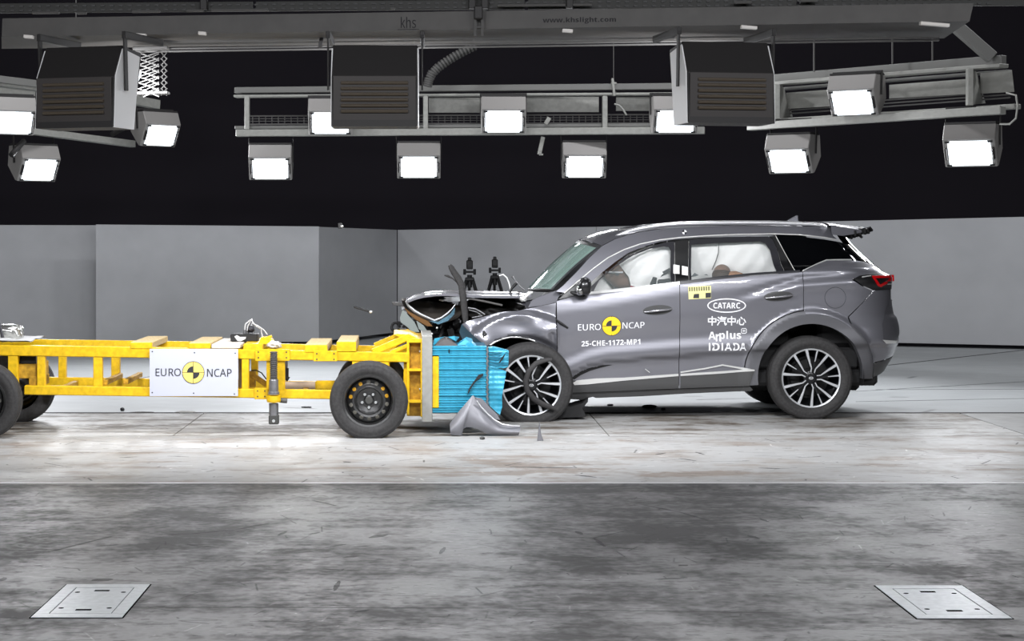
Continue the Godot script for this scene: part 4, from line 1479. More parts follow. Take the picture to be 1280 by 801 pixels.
func side_w(x: float, y: float) -> float:      # half width of the sound body
	var b := yb(x)
	var c := ycr(x)
	var u1 := b + 0.075
	var z1 := minf(pl([1.0, 1.10, 1.27, 1.42, 1.6], [.90, .883, .835, .755, .665], u1), 0.883)
	var z := pc([0.1, 0.2, 0.30, c - 0.075, c - 0.015, c + 0.025, c + 0.06, c + 0.17, (b + c) / 2 + .06, b - 0.13, b - 0.05, b - 0.01, b + 0.012, u1, 1.44, 1.60, 1.655, 1.69, 1.71],
			[.80, .845, .870, .873, .885, .922, .926, .912, .927, .927, .9185, .909, .899, z1, .745, .662, .625, .57, .50], y)
	if x > -0.8 and y > 0.85 and y < 1.4:      # the haunch over the rear wheel: a ridge with a hollow above it
		var d := y - pl([-.8, -.545, -.1, .31, .8], [.97, 1.04, 1.165, 1.20, 1.215], x)
		z += smoothstep(-.75, -.25, x) * .010 * (exp(-pow((d + .035) / .045, 2)) - exp(-pow((d - .032) / .032, 2)))
	for w in [[0.0, 0.36], [-2.45, 0.36]]:
		var d := Vector2(x - w[0], y - w[1]).length()
		z += 0.028 * smoothstep(0.60, 0.535, d) if w[0] == 0.0 else 0.0
	if x < -2.5: z -= 0.16 * (x + 2.5) * (x + 2.5)
	var xr := xtail(y)
	var x0 := xr - 0.62
	if x > x0:
		var t: float = minf((x - x0) / (xr - x0), 0.9995)
		z *= pow(1.0 - pow(t, 3.2), 1.0 / 2.6)
	return z

func gauss(x: float, y: float, cx: float, cy: float, rx: float, ry: float) -> float:
	return exp(-pow((x - cx) / rx, 2) - pow((y - cy) / ry, 2))

func ridge(x: float, y: float, ax: float, ay: float, bx: float, by: float, w: float) -> float:
	var p := Vector2(x, y)
	var q := Geometry2D.get_closest_point_to_segment(p, Vector2(ax, ay), Vector2(bx, by))
	return exp(-pow(p.distance_to(q) / w, 2))

func fender_w(x: float, y: float) -> float:      # the buckled near front wing
	var z := side_w(x, y)
	z += 0.030 * ridge(x, y, -2.52, .93, -2.24, .74, .085)
	z -= 0.026 * gauss(x, y, -2.50, .83, .19, .08)
	z -= 0.018 * gauss(x, y, -2.30, .90, .11, .08)
	z += 0.022 * ridge(x, y, -2.97, .83, -2.80, .66, .05)
	z -= 0.012 * gauss(x, y, -2.86, .83, .09, .07)
	z += 0.05 * smoothstep(.66, .60, absf(Vector2(x + 2.46, y - .28).length() - 0.0)) * smoothstep(.40, .46, Vector2(x + 2.46, y - .28).length())
	z -= 0.03 * ridge(x, y, -2.215, .72, -2.175, .55, .03)
	z += 0.003 * sin(x * 17.0 + y * 9.0) * smoothstep(-2.2, -2.4, x)
	return z

func L(u, v, zf: Callable = side_w) -> Vector2:      # where the sight line through a pixel meets the near body side
	var inv := c_base.inverse()
	var o := inv * (Vector3(0, EYE, 0) - c_at)
	var d := inv * Vector3((u - CX) / F, -(v - CY) / F, -1)
	var t0: float = (1.05 - o.z) / d.z
	var t1: float = (0.0 - o.z) / d.z
	var n := 60
	var prev := t0
	var near := Vector2.ZERO
	var least := 1e9
	for i in n + 1:
		var t := lerpf(t0, t1, float(i) / n)
		var p := o + d * t
		var over: float = p.z - zf.call(p.x, p.y)
		if over < least:
			least = over
			near = Vector2(p.x, p.y)
		if over <= 0:
			for k in 12:
				var m := (prev + t) / 2
				var q := o + d * m
				if q.z <= zf.call(q.x, q.y): t = m
				else: prev = m
			p = o + d * t
			return Vector2(p.x, p.y)
		prev = t
	return near

func Z(u, v, z: float) -> Vector3:      # the car's own point behind a pixel in its plane z
	var inv := c_base.inverse()
	var o := inv * (Vector3(0, EYE, 0) - c_at)
	var d := inv * Vector3((u - CX) / F, -(v - CY) / F, -1)
	return o + d * ((z - o.z) / d.z)

func LP(list: Array, zf: Callable = side_w) -> PackedVector2Array:
	var r := PackedVector2Array()
	for q in list: r.append(L(q[0], q[1], zf))
	return r

func arc(c: Vector2, r: float, a0: float, a1: float, n: int) -> Array:
	var out := []
	for i in n + 1:
		var a := deg_to_rad(lerpf(a0, a1, float(i) / n))
		out.append(c + Vector2(cos(a), sin(a)) * r)
	return out

func skin(called: String, poly: PackedVector2Array, m: Material, parent: Node3D, off := 0.0, thick := 0.03, holes := [], zf: Callable = side_w, cell := 0.03, both := true, shrink := 0.0025) -> MeshInstance3D:
	var p := gap(poly, -shrink)
	var st := mb()
	panel(st, p, zf, off, thick, holes, 1.0, cell)
	var o := obj(called, st, m, parent)
	if both:
		st = mb()
		panel(st, p, side_w, off, thick, holes, -1.0, cell * 1.5)
		var far := obj(called, st, m, parent)
	return o

func on_side(off: float, zf: Callable = side_w) -> Callable:
	return func(q: Vector2):
		var e := 0.01
		var n := Vector3(-(zf.call(q.x + e, q.y) - zf.call(q.x - e, q.y)) / (2 * e), -(zf.call(q.x, q.y + e) - zf.call(q.x, q.y - e)) / (2 * e), 1).normalized()
		return [Vector3(q.x, q.y, zf.call(q.x, q.y)) + n * off, n]

func alloy_wheel(parent: Node3D, c: Vector3, turn: Vector3, squash: float, spin: float, near: bool) -> Node3D:
	var w := joint("wheel", parent)
	w.position = c
	w.rotation = turn
	tyre(w, 0.358, 0.252, 0.235, squash, M.rubber)
	var st := mb()
	lathe(st, [Vector2(.252, -.09), Vector2(.24, -.03), Vector2(.238, .06), Vector2(.246, .1), Vector2(.2515, .104), Vector2(.2515, .098)], Transform3D.IDENTITY, 56, true)
	lathe(st, [Vector2(.238, .02), Vector2(.18, -.04), Vector2(.06, -.05), Vector2(.0001, -.05)], Transform3D.IDENTITY, 40)
	obj("rim_barrel", st, M.rim_dark, w)
	st = mb()
	lathe(st, [Vector2(.238, .096), Vector2(.241, .1015), Vector2(.251, .1055), Vector2(.2535, .100)], Transform3D.IDENTITY, 64)
	obj("rim_edge", st, M.rim_silver, w, "bright machined rim edge")
	st = mb()
	lathe(st, [Vector2(.155, -.03), Vector2(.155, -.02), Vector2(.08, -.02), Vector2(.07, .0), Vector2(.0001, .0)], Transform3D.IDENTITY, 32)
	obj("brake_disc", st, M.disc_grey, w)
	if not near:
		return w
	for k in 5:
		var a := TAU * k / 5 + spin
		for s in [-1.0, 1.0]:
			st = mb()
			var path := []
			for q in [[.050, .30], [.085, .42], [.125, .315], [.18, .26], [.243, .235]]:
				var b: float = a + s * q[1]
				path.append(Vector2(cos(b), sin(b)) * q[0])
			spoke(st, path, [.016, .018, .020, .025, .030], .062, .1, s)
			obj("spoke", st, M.rim_dark, w)
			st = mb()
			spoke(st, path, [.009, .010, .014, .019, .023], .099, .1035, s)
			obj("spoke_face", st, M.rim_silver, w)
		var b := a + TAU / 10
		st = mb()
		spoke(st, [Vector2(cos(b), sin(b)) * .05, Vector2(cos(b), sin(b)) * .15, Vector2(cos(b), sin(b)) * .243], [.016, .018, .022], .055, .094, 1)
		obj("spoke", st, M.rim_dark, w)
		st = mb()
		spoke(st, [Vector2(cos(b), sin(b)) * .145, Vector2(cos(b), sin(b)) * .243], [.008, .013], .093, .0985, 1)
		obj("spoke_face", st, M.rim_silver, w)
	st = mb()
	lathe(st, [Vector2(.062, .05), Vector2(.06, .082), Vector2(.036, .088), Vector2(.034, .092), Vector2(.0001, .094)], Transform3D.IDENTITY, 24)
	obj("centre_cap", st, M.rim_dark, w)
	st = mb()
	lay(st, ring_tris(Vector2.ZERO, Vector2(.012, .007), Vector2(.02, .012), 0, TAU, 20), func(q): return [Vector3(q.x, q.y, .0945), Vector3(0, 0, 1)])
	lay(st, stroke_tris([[Vector2(-.01, .008), Vector2(0, -.004), Vector2(.01, .008)]], .004), func(q): return [Vector3(q.x, q.y, .095), Vector3(0, 0, 1)])
	obj("badge", st, M.rim_silver, w)
	for k in 5:
		st = mb()
		var a := TAU * k / 5 + spin
		lathe(st, [Vector2(.011, .06), Vector2(.011, .078), Vector2(.0001, .08)], Transform3D(Basis.IDENTITY, Vector3(cos(a) * .047, sin(a) * .047, 0)), 6)
		obj("wheel_nut", st, M.dim_metal, w)
	return w

func spoke(st: SurfaceTool, path: Array, wd: Array, z0: float, z1: float, s: float) -> void:
	var n := path.size()
	var a := []
	var b := []
	for i in n:
		var d: Vector2 = (path[mini(i + 1, n - 1)] - path[maxi(i - 1, 0)]).normalized()
		var o: Vector2 = Vector2(-d.y, d.x) * wd[i] / 2
		a.append(path[i] + o); b.append(path[i] - o)
	b.reverse()
	extrude(st, a + b, Transform3D.IDENTITY, z0, z1, .0015)

func car() -> void:
	M.paint = mat([0.47, 0.47, 0.495], 0.36, 0.52)
	M.paint.clearcoat_enabled = true
	M.paint.clearcoat = 1.0
	M.paint.clearcoat_roughness = 0.04
	M.clad = mat([0.25, 0.25, 0.25], 0.6)
	M.gloss_black = mat([0.02, 0.02, 0.025], 0.1)
	M.gloss_black.clearcoat_enabled = true
	M.frame_grey = mat([0.155, 0.155, 0.17], 0.35)
	M.bright = mat([0.88, 0.88, 0.87], 0.3, 0.5)
	M.glass = mat(Color(0.75, 0.8, 0.8, 0.12), 0.03)
	M.glass.transparency = BaseMaterial3D.TRANSPARENCY_ALPHA
	M.wind = mat(Color(0.66, 0.78, 0.74, 0.5), 0.05)
	M.wind.transparency = BaseMaterial3D.TRANSPARENCY_ALPHA
	M.privacy = mat([0.018, 0.022, 0.026], 0.06)
	M.rim_dark = mat([0.07, 0.075, 0.085], 0.3)
	M.rim_silver = mat([0.86, 0.87, 0.88], 0.3, 0.6)
	M.disc_grey = mat([0.16, 0.16, 0.16], 0.5, 0.4)
	M.red = mat([0.75, 0.06, 0.08], 0.15)
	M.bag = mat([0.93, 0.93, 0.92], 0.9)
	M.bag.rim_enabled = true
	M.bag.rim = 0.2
	M.trim_dark = mat([0.09, 0.09, 0.095], 0.7)
	M.chrome_soft = mat([0.82, 0.82, 0.84], 0.22, 0.9)
	M.flare = mat([0.38, 0.38, 0.395], 0.5, 0.35)
	M.clad_light = mat([0.27, 0.27, 0.275], 0.55)
	M.paint_dark = mat([0.38, 0.38, 0.40], 0.45, 0.5)
	M.sail = mat([0.36, 0.36, 0.36], 0.5)
	M.rail = mat([0.85, 0.85, 0.86], 0.3, 0.7)
	M.mirror_dark = mat([0.12, 0.12, 0.125], 0.25)
	M.liner = mat([0.05, 0.045, 0.048], 0.85)
	M.loop = mat([0.19, 0.185, 0.185], 0.7)
	M.engine = mat([0.10, 0.09, 0.088], 0.5)
	M.mark_pale = mat([0.93, 0.90, 0.60], 0.6)
	M.bowl = mat([0.34, 0.32, 0.30], 0.32, 0.5)
	M.lens_blue = mat(Color(0.42, 0.58, 0.66, 0.5), 0.1)
	M.lens_blue.transparency = BaseMaterial3D.TRANSPARENCY_ALPHA
	M.shard = mat([0.50, 0.53, 0.52], 0.3)
	c_base = Basis(Vector3.UP, CYAW)
	c_at = Vector3(3.180, 0, -16.36) - c_base.z * 0.92
	var t := thing("car", "dark grey five-door SUV with crushed nose and lettered doors, pushed against the turquoise barrier", "car", c_at, CYAW)
	var zone := 0.03
	# ---- wheels
	alloy_wheel(t, Vector3(0, .350, .805), Vector3.ZERO, 0.008, deg_to_rad(41), true)
	var fw := Z(663.5, 481.5, 1.09)
	alloy_wheel(t, Vector3(fw.x, .306, .995), Vector3(0, deg_to_rad(3), 0), 0.052, deg_to_rad(61), true)
	alloy_wheel(t, Vector3(0, .350, -.805), Vector3(0, PI, 0), 0.008, 0.3, false)
	alloy_wheel(t, Vector3(-2.66, .350, -.80), Vector3(0, PI, 0), 0.008, 0.7, false)
	# ---- doors
	var rear_c := Vector2(0.0, 0.36)
	var fd := LP([[695.5, 376], [714, 370.5], [735, 367.6], [790, 361.8], [849.5, 354.6], [850, 400], [849.5, 440], [848.8, 485.8], [790, 488], [740, 490.2], [712, 491], [711, 474], [703, 462], [697, 447], [696, 410]])
	var door := skin("front_door", fd, M.paint, t)
	var rd_list := [[849.5, 354.6], [900, 348.3], [940, 344.2], [985, 341], [1003.5, 339.3], [1004.5, 360], [1004.5, 386.5]]
	var rd := LP(rd_list)
	for p in arc(rear_c, 0.575, 96, 190, 12): rd.append(p)
	rd.append_array(LP([[937, 483], [848.8, 485.8], [849.5, 440], [850, 400]]))
	var rdoor := skin("rear_door", rd, M.paint, t)
	# dark cladding below the doors, with the pale strip
	for k in 2:
		var cl := LP([[[713, 474], [721, 476], [745, 473.8], [780, 472.8], [848, 468], [848, 485], [790, 487.4], [740, 489.6], [714, 490.4]], [[850.5, 468], [905, 464.6], [938, 462.2], [943, 462.8], [936.5, 482.2], [850.5, 485]]][k])
		skin("door_cladding", cl, M.clad, [door, rdoor][k], 0.006, .012, [], side_w, .04, false, 0.0)
	skin("bright_strip", LP([[716, 478], [721, 475], [745, 472.8], [780, 471.8], [848, 467.0], [848, 469.8], [780, 475.5], [735, 480], [718, 480.8]]), M.bright, door, 0.012, .008, [], side_w, .04, false, 0.0)
	skin("bright_strip", LP([[850.5, 467.0], [905, 463.6], [938, 461.2], [943, 461.8], [943, 463.6], [900, 466.8], [850.5, 469.8]]), M.bright, rdoor, 0.012, .008, [], side_w, .04, false, 0.0)
	skin("bright_strip", LP([[850.5, 464.2], [880, 459.8], [903, 455.2], [938, 460.8], [930, 462], [903, 457], [880, 461.6], [850.5, 466]]), M.bright, rdoor, 0.012, .008, [], side_w, .04, false, 0.0)
	var ds := mb()
	bar(ds, Vector3(-1.42, .43, .905), Vector3(-1.38, .40, .907), .006, .006)
	obj("hanging_shard", ds, M.bright, door)
	# black crescent where the front door runs into the arch
	ds = mb()
	panel(ds, LP([[713.5, 473.5], [719, 468], [728, 462.5], [740, 458.5], [752, 456.3], [766, 455.6], [752, 459], [738, 463], [726, 468.5], [718, 474]]), side_w, .004, 0.0, [], 1.0, .03)
	obj("arch_crescent", ds, M.black, door)
	# waist strip
	skin("waist_trim", LP([[735, 365.3], [790, 359.3], [849.5, 352], [849.5, 355.6], [790, 362.6], [735, 368.6]]), M.bright, door, 0.008, .01, [], side_w, .04, false, 0.0)
	skin("waist_trim", LP([[850.5, 351.8], [900, 345.6], [940, 341.6], [985, 338.6], [1000, 338], [1000, 340.2], [940, 344.6], [900, 348.8], [850.5, 355.4]]), M.frame_grey, rdoor, 0.008, .01, [], side_w, .04, true, 0.0)
	# handles
	for k in 2:
		var hc: Vector2 = [Vector2(822, 387.4), Vector2(973, 370.2)][k]
		var hp: Node3D = [door, rdoor][k]
		var cpt := L(hc.x, hc.y)
		ds = mb()
		var cup := PackedVector2Array()
		for i in 24: cup.append(cpt + Vector2(cos(TAU * i / 24) * .125, sin(TAU * i / 24) * .042 + cos(TAU * i / 24) * .008))
		panel(ds, cup, side_w, 0.002, 0.0, [], 1.0, .02)
		obj("handle_cup", ds, M.clad, hp)
		ds = mb()
		var hpts := []
		for i in 9:
			var f := i / 8.0 * 2 - 1
			hpts.append(Vector3(cpt.x + f * .115, cpt.y + f * .012 - .004, side_w(cpt.x, cpt.y) + .016 + .022 * (1 - f * f)))
		tube(ds, hpts, [.010, .015, .017, .017, .017, .017, .017, .015, .010], 10, .6)
		obj("handle", ds, M.chrome_soft, hp, "bright door handle")
	# ---- rocker sill below the doors
	skin("sill", LP([[711, 490], [848, 486.4], [938, 483], [942, 488], [938, 490], [890, 491.5], [855, 493], [800, 496.5], [745, 498.5], [741, 497], [726, 501], [713, 500]]), M.clad, t, -0.012, .12)
	# ---- rear quarter
	var q := LP([[1003.5, 339.3], [1020, 331], [1033, 325.5], [1060, 325], [1075, 326], [1090, 329]])
	q.append_array([Vector2(.60, 1.315), Vector2(.68, 1.25), Vector2(.735, 1.215)])
	q.append_array(LP([[1085, 343], [1066, 348.5], [1066, 350], [1078, 357.5], [1091.5, 363.8], [1060, 396]]))
	for p in arc(rear_c, 0.535, 50, 96, 6): q.append(p)
	q.append_array(LP([[1004.5, 386.5], [1004.5, 360]]))
	var quarter := skin("rear_quarter", q, M.paint, t, 0, .03, [], side_w, .025)
	var fc := L(1044, 372)
	ds = mb()
	var flap := []
	for p in arc(fc, .088, 0, 345, 23): flap.append(Vector2(p.x * 1.0, p.y))
	panel(ds, gap(PackedVector2Array(flap), -.0), side_w, 0.004, .012, [], 1.0, .02)
	obj("fuel_flap", ds, M.paint, quarter)
	ds = mb()
	lay(ds, ring_tris(fc, Vector2(.087, .087), Vector2(.0915, .0915), 0, TAU, 40), on_side(.0015))
	obj("flap_gap", ds, M.ink, quarter)
	# arch flare round the rear wheel
	var fl := []
	fl.append_array(arc(rear_c, 0.572, -3, 188, 36))
	fl.append_array(arc(rear_c, 0.452, 189, -3, 36))
	skin("arch_flare", PackedVector2Array(fl), M.flare, t, -0.004, .10, [], side_w, .025)
	# bumper corner
	var bp := LP([[1091.5, 364], [1060.5, 396]])
	bp.append_array(arc(rear_c, 0.560, 52, 12, 8))
	for y in [.53, .57, .61, .66, .74, .8, .84, .88, .94, 1.0, 1.04]: bp.append(Vector2(xtail(y) - .0015, y))
	bp.append_array(LP([[1113, 354.5], [1104, 358]]))
	skin("rear_bumper", bp, M.paint, t, 0.001, .03, [], side_w, .02)
	var lb := PackedVector2Array()
	for p in arc(rear_c, 0.560, 11, -3, 4): lb.append(p)
	lb.append_array(LP([[1080, 474.5], [1098, 469]]))
	for y in [.405, .43, .47, .50, .525]: lb.append(Vector2(xtail(y) - .0015, y))
	skin("bumper_skirt", lb, M.clad_light, t, 0.0, .03, [], side_w, .02)
	ds = mb()
	panel(ds, LP([[1107, 384], [1112, 374], [1115.5, 375], [1117, 393], [1123.5, 404], [1122.5, 420], [1118, 428], [1104, 428], [1102.5, 405]]), side_w, 0.004, 0.0, [], 1.0, .02)
	obj("side_intake", ds, M.paint_dark, t)
	ds = mb()
	panel(ds, LP([[1102.5, 424.5], [1121, 425.5], [1119.5, 428.5], [1107, 429]]), side_w, 0.007, 0.0, [], 1.0, .02)
	obj("reflector", ds, M.bright, t)
	# the tail itself, seen only from the side
	ds = mb()
	var g := []
	for i in 30:
		var y := .38 + (1.24 - .38) * i / 29.0
		var row := []
		var xe := xtail(y)
		for j in 21:
			var f := -1 + 2 * j / 20.0
			var z0 := side_w(xe - .0015, y)
			row.append(Vector3(xe - .0015 + .04 * (1 - f * f), y, z0 * f))
		g.append(row)
	sheet(ds, g, Vector3.RIGHT)
	obj("tailgate", ds, M.paint, t)
	ds = mb()
	g = []
	for i in 14:
		var y := 1.24 + (1.63 - 1.24) * i / 13.0
		var row := []
		var xe := xtail(y)
		for j in 21:
			var f := -1 + 2 * j / 20.0
			var z0 := side_w(xe - .0015, y)
			row.append(Vector3(xe - .0015 + .05 * (1 - f * f), y, z0 * f))
		g.append(row)
	sheet(ds, g, Vector3.RIGHT)
	obj("rear_window", ds, M.privacy, t)
	# tail lamp
	var tl := LP([[1066, 349], [1074, 344.5], [1090, 342], [1103, 340.5]])
	for y in [1.215, 1.18, 1.14, 1.10]: tl.append(Vector2(xtail(y) - .0015, y))
	tl.append_array(LP([[1092, 363.2], [1078, 356.8]]))
	var lamp := skin("tail_lamp", tl, M.gloss_black, t, 0.006, .02, [], side_w, .02)
	for p in [[[1089, 345.5], [1113, 343.5], [1117, 343.5], [1117.5, 351.5], [1107, 351.5], [1111, 347.5], [1093, 348]], [[1089, 346.5], [1092, 346.5], [1099, 355.5], [1105, 352], [1108, 352], [1108, 354], [1100, 358.5], [1096, 357]]]:
		ds = mb()
		panel(ds, LP(p), side_w, .011, .004, [], 1.0, .02)
		obj("red_light", ds, M.red, lamp)
	ds = mb()
	panel(ds, LP([[1077, 346.3], [1088, 345], [1088, 345.8], [1077, 347.6]]), side_w, .011, .003, [], 1.0, .02)
	panel(ds, LP([[1108, 354.6], [1116, 353], [1116, 354], [1108, 355.6]]), side_w, .011, .003, [], 1.0, .02)
	obj("lamp_trim", ds, M.bright, lamp)
	# ---- windows
	var f_outer := LP([[735, 366], [740, 356], [757, 341], [780, 322], [800, 313], [820, 305.5], [836, 301.5], [843.5, 300.8], [844, 352.5], [790, 359.8]])
	var f_glass := LP([[742, 363.5], [749, 350], [762, 338.5], [790, 319.5], [812, 310.6], [830, 307.6], [836, 308.4], [838.5, 313], [838.5, 353], [790, 358.9]])
	skin("window_frame", f_outer, M.frame_grey, door, -.006, .02, [f_glass])
	ds = mb()
	panel(ds, f_glass, side_w, -.016, 0.0, [], 1.0, .04)
	obj("window", ds, M.glass, door)
	ds = mb()
	panel(ds, f_glass, side_w, -.016, 0.0, [], -1.0, .06)
	obj("window", ds, M.glass, t)
	var r_outer := LP([[861.5, 298.8], [905, 295.3], [960, 294.6], [966, 298], [972, 312], [980, 338.7], [940, 341.8], [900, 345.8], [861.5, 350.5]])
	var r_glass := LP([[864.3, 305.5], [900, 303.2], [950, 301.3], [957, 304], [963, 313], [970.5, 337.5], [970.5, 340], [940, 341.8], [900, 345.8], [864.3, 350.3]])
	skin("window_frame", r_outer, M.frame_grey, rdoor, -.006, .02, [r_glass])
	ds = mb()
	panel(ds, r_glass, side_w, -.016, 0.0, [], 1.0, .04)
	obj("window", ds, M.glass, rdoor)
	ds = mb()
	panel(ds, r_glass, side_w, -.016, 0.0, [], -1.0, .06)
	obj("window", ds, M.glass, t)
	skin("mirror_sail", LP([[697, 374.5], [706, 366.5], [722, 354], [732, 346], [736, 352], [735, 366], [716, 370]]), M.sail, door, -.006, .02)
	# door pillar and rear pillar trims
	skin("centre_pillar", LP([[843.8, 300.7], [861.3, 298.8], [861.3, 351], [850, 352.3], [844.2, 353]]), M.gloss_black, t, -.008, .02)
	for k in [[[841.8, 330.2], [849.5, 331.5], [849.5, 342], [841.8, 341.5]], [[852.5, 331.8], [860, 333.5], [860, 344], [852.5, 343]]]:  # reflections in the gloss black, put in as flat white patches
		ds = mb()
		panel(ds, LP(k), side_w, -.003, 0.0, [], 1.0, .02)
		obj("painted_reflection", ds, M.bag, t, "white reflection painted on the black pillar")
	var mid := L(841, 320)
	skin("rear_pillar", LP([[960.5, 294.6], [969.5, 293.9], [993.5, 338.2], [980.5, 338.7], [972, 312], [966, 298]]), M.gloss_black, t, -.007, .02)
	ds = mb()
	tube(ds, [on_side(.001).call(L(969.3, 294.2))[0], on_side(.001).call(L(981, 316))[0], on_side(.001).call(L(993.3, 338))[0]], .0035, 6)
	obj("pillar_bead", ds, M.bright, t)
	skin("quarter_window", LP([[970, 294], [1000, 294.8], [1030, 298.2], [1049, 301.3], [1062, 305], [1076, 317], [1088, 328.5], [1060, 324.6], [1033, 325], [1020, 330.5], [1003, 338.8], [993.8, 338.2]]), M.privacy, t, -.006, .01, [], side_w, .025)
	ds = mb()
	var beadp := []
	for k in [[1003, 339], [1012, 334.6], [1022, 329.8], [1033, 325.2], [1050, 324.8], [1064, 324.8]]: beadp.append(on_side(.003).call(L(k[0], k[1]))[0])
	tube(ds, beadp, .006, 6)
	obj("quarter_bead", ds, M.bright, t)
	# ---- windscreen pillar and roof side
	var rs := LP([[694, 364.5], [704, 356.5], [720, 340.5], [737, 321.5], [752, 307.5], [768, 299], [785, 293.2], [800, 289.6], [825, 286], [850, 283.8], [885, 282.4], [920, 281.8], [960, 281.8], [990, 282.2], [1020, 283], [1039, 284], [1041.5, 294.2], [1049, 300.8], [1030, 297.2], [1000, 293.8], [970, 292.8], [940, 293], [900, 294.6], [861, 297.6], [843, 299.6], [825, 302.5], [806, 308], [785, 316.5], [768, 328.5], [750, 343], [735, 356.5], [722, 353.5], [706, 366]])
	skin("roof_side", rs, M.paint, t, 0.0, .05, [], side_w, .025)
	ds = mb()
	var gp := []
	for k in [[705.5, 366.2], [722, 352], [742, 335.5], [760, 322.2], [780, 312.2], [800, 305.2], [825, 300], [850, 297], [880, 295], [920, 293.2], [970, 292.6], [1000, 293.6], [1030, 297], [1049, 300.6]]: gp.append(on_side(.004).call(L(k[0], k[1]))[0])
	tube(ds, gp, .006, 6)
	obj("roof_gutter_trim", ds, M.bright, t)
	# roof target mark
	ds = mb()
	var tg := L(855.5, 290.3)
	lay(ds, ring_tris(tg, Vector2.ZERO, Vector2(.02, .02), PI / 2, PI, 6), on_side(.004))
	lay(ds, ring_tris(tg, Vector2.ZERO, Vector2(.02, .02), -PI / 2, 0, 6), on_side(.004))
	obj("target_mark", ds, M.ink, t)
	ds = mb()
	lay(ds, ring_tris(tg, Vector2.ZERO, Vector2(.02, .02), 0, PI / 2, 6), on_side(.004))
	lay(ds, ring_tris(tg, Vector2.ZERO, Vector2(.02, .02), PI, PI * 1.5, 6), on_side(.004))
	obj("target_mark", ds, M.letter_white, t)
	# ---- roof skin
	var re := [[752, 307.5], [768, 299], [785, 293.2], [800, 289.6], [825, 286], [850, 283.8], [885, 282.4], [920, 281.8], [960, 281.8], [990, 282.2], [1020, 283], [1039, 284]]
	var ep := LP(re)
	ds = mb()
	g = []
	for i in ep.size():
		var row := []
		var z0 := side_w(ep[i].x, ep[i].y)
		var front := clampf(1.0 - i / 4.0, 0, 1)
		for j in 25:
			var f := -1 + 2 * j / 24.0
			var k := 1 - f * f
			row.append(Vector3(ep[i].x - .13 * front * k, ep[i].y + .005 + (.042 + .01 * front) * (1 - pow(absf(f), 2.6)), z0 * f))
		g.append(row)
	sheet(ds, g, Vector3.UP)
	obj("roof", ds, M.paint, t)
	for s in [1.0, -1.0]:
		ds = mb()
		var rp := []
		for k in [[766, 298.3], [772, 294.2], [785, 289], [800, 285.2], [825, 281.6], [850, 279.6], [885, 278.6], [920, 278.2], [960, 278.2], [990, 279], [1012, 280], [1030, 282.5]]:
			var p := Z(k[0], k[1], .595)
			rp.append(Vector3(p.x, p.y, .595 * s))
		tube(ds, rp, [.006, .016, .019, .02, .02, .02, .02, .02, .02, .02, .018, .006], 10, .9)
		obj("roof_rail", ds, M.rail, t, "bright roof rail")
	ds = mb()
	var ap := Z(989, 276, 0)
	extrude(ds, [Vector2(-.075, -.02), Vector2(.065, -.02), Vector2(.06, .048), Vector2(.045, .05), Vector2(0, .025)], Transform3D(Basis.IDENTITY, ap), -.016, .016, .006)
	obj("roof_antenna", ds, M.paint, t)
	# spoiler
	ds = mb()
	g = []
	var top := LP([[1037, 282.2], [1050, 283.6], [1064, 285], [1078, 287.6]])
	var low := LP([[1041, 294.4], [1050, 296.2], [1062, 293.5], [1078, 290.4]])
	for i in 4:
		var row := []
		var tp := Vector2(lerpf(.235, .54, i / 3.0), lerpf(1.652, 1.612, i / 3.0))
		for j in 17:
			var f := -1 + 2 * j / 16.0
			row.append(Vector3(tp.x + .05 * (1 - f * f) * i / 3.0, tp.y + .04 * (1 - pow(absf(f), 2.6)), .60 * f * (1 - .04 * i)))
		g.append(row)
	sheet(ds, g, Vector3.UP)
	g = []
	for i in 4:
		var row := []
		var tp := Vector2(lerpf(.245, .535, i / 3.0), [1.575, 1.565, 1.578, 1.597][i])
		for j in 17:
			var f := -1 + 2 * j / 16.0
			row.append(Vector3(tp.x + .05 * (1 - f * f) * i / 3.0, tp.y + .02 * (1 - f * f), .60 * f * (1 - .04 * i)))
		g.append(row)
	sheet(ds, g, Vector3.DOWN)
	for s in [1.0, -1.0]:
		var sg := []
		for i in 4: sg.append([Vector3(lerpf(.235, .54, i / 3.0), lerpf(1.657, 1.612, i / 3.0), .60 * s * (1 - .04 * i)), Vector3(lerpf(.245, .535, i / 3.0), [1.575, 1.565, 1.578, 1.597][i], .60 * s * (1 - .04 * i))])
		sheet(ds, sg, Vector3(0, 0, s))
	obj("spoiler", ds, M.paint, t)
	ds = mb()
	for k in 14:
		var rng := RandomNumberGenerator.new()
		rng.seed = 70 + k
		box(ds, Vector3(.42 + .012 * k, 1.575 + .0032 * k + rng.randf_range(-.014, .012), .5 - rng.randf() * .05), Vector3(.02, .05, .12), Basis(Vector3(rng.randf(), rng.randf(), 1).normalized(), rng.randf() * 1.2), .004)
	obj("broken_spoiler_edge", ds, M.black, t, "broken black spoiler edge")
	car_front(t)
	car_inside(t)
	car_letters(door, rdoor)

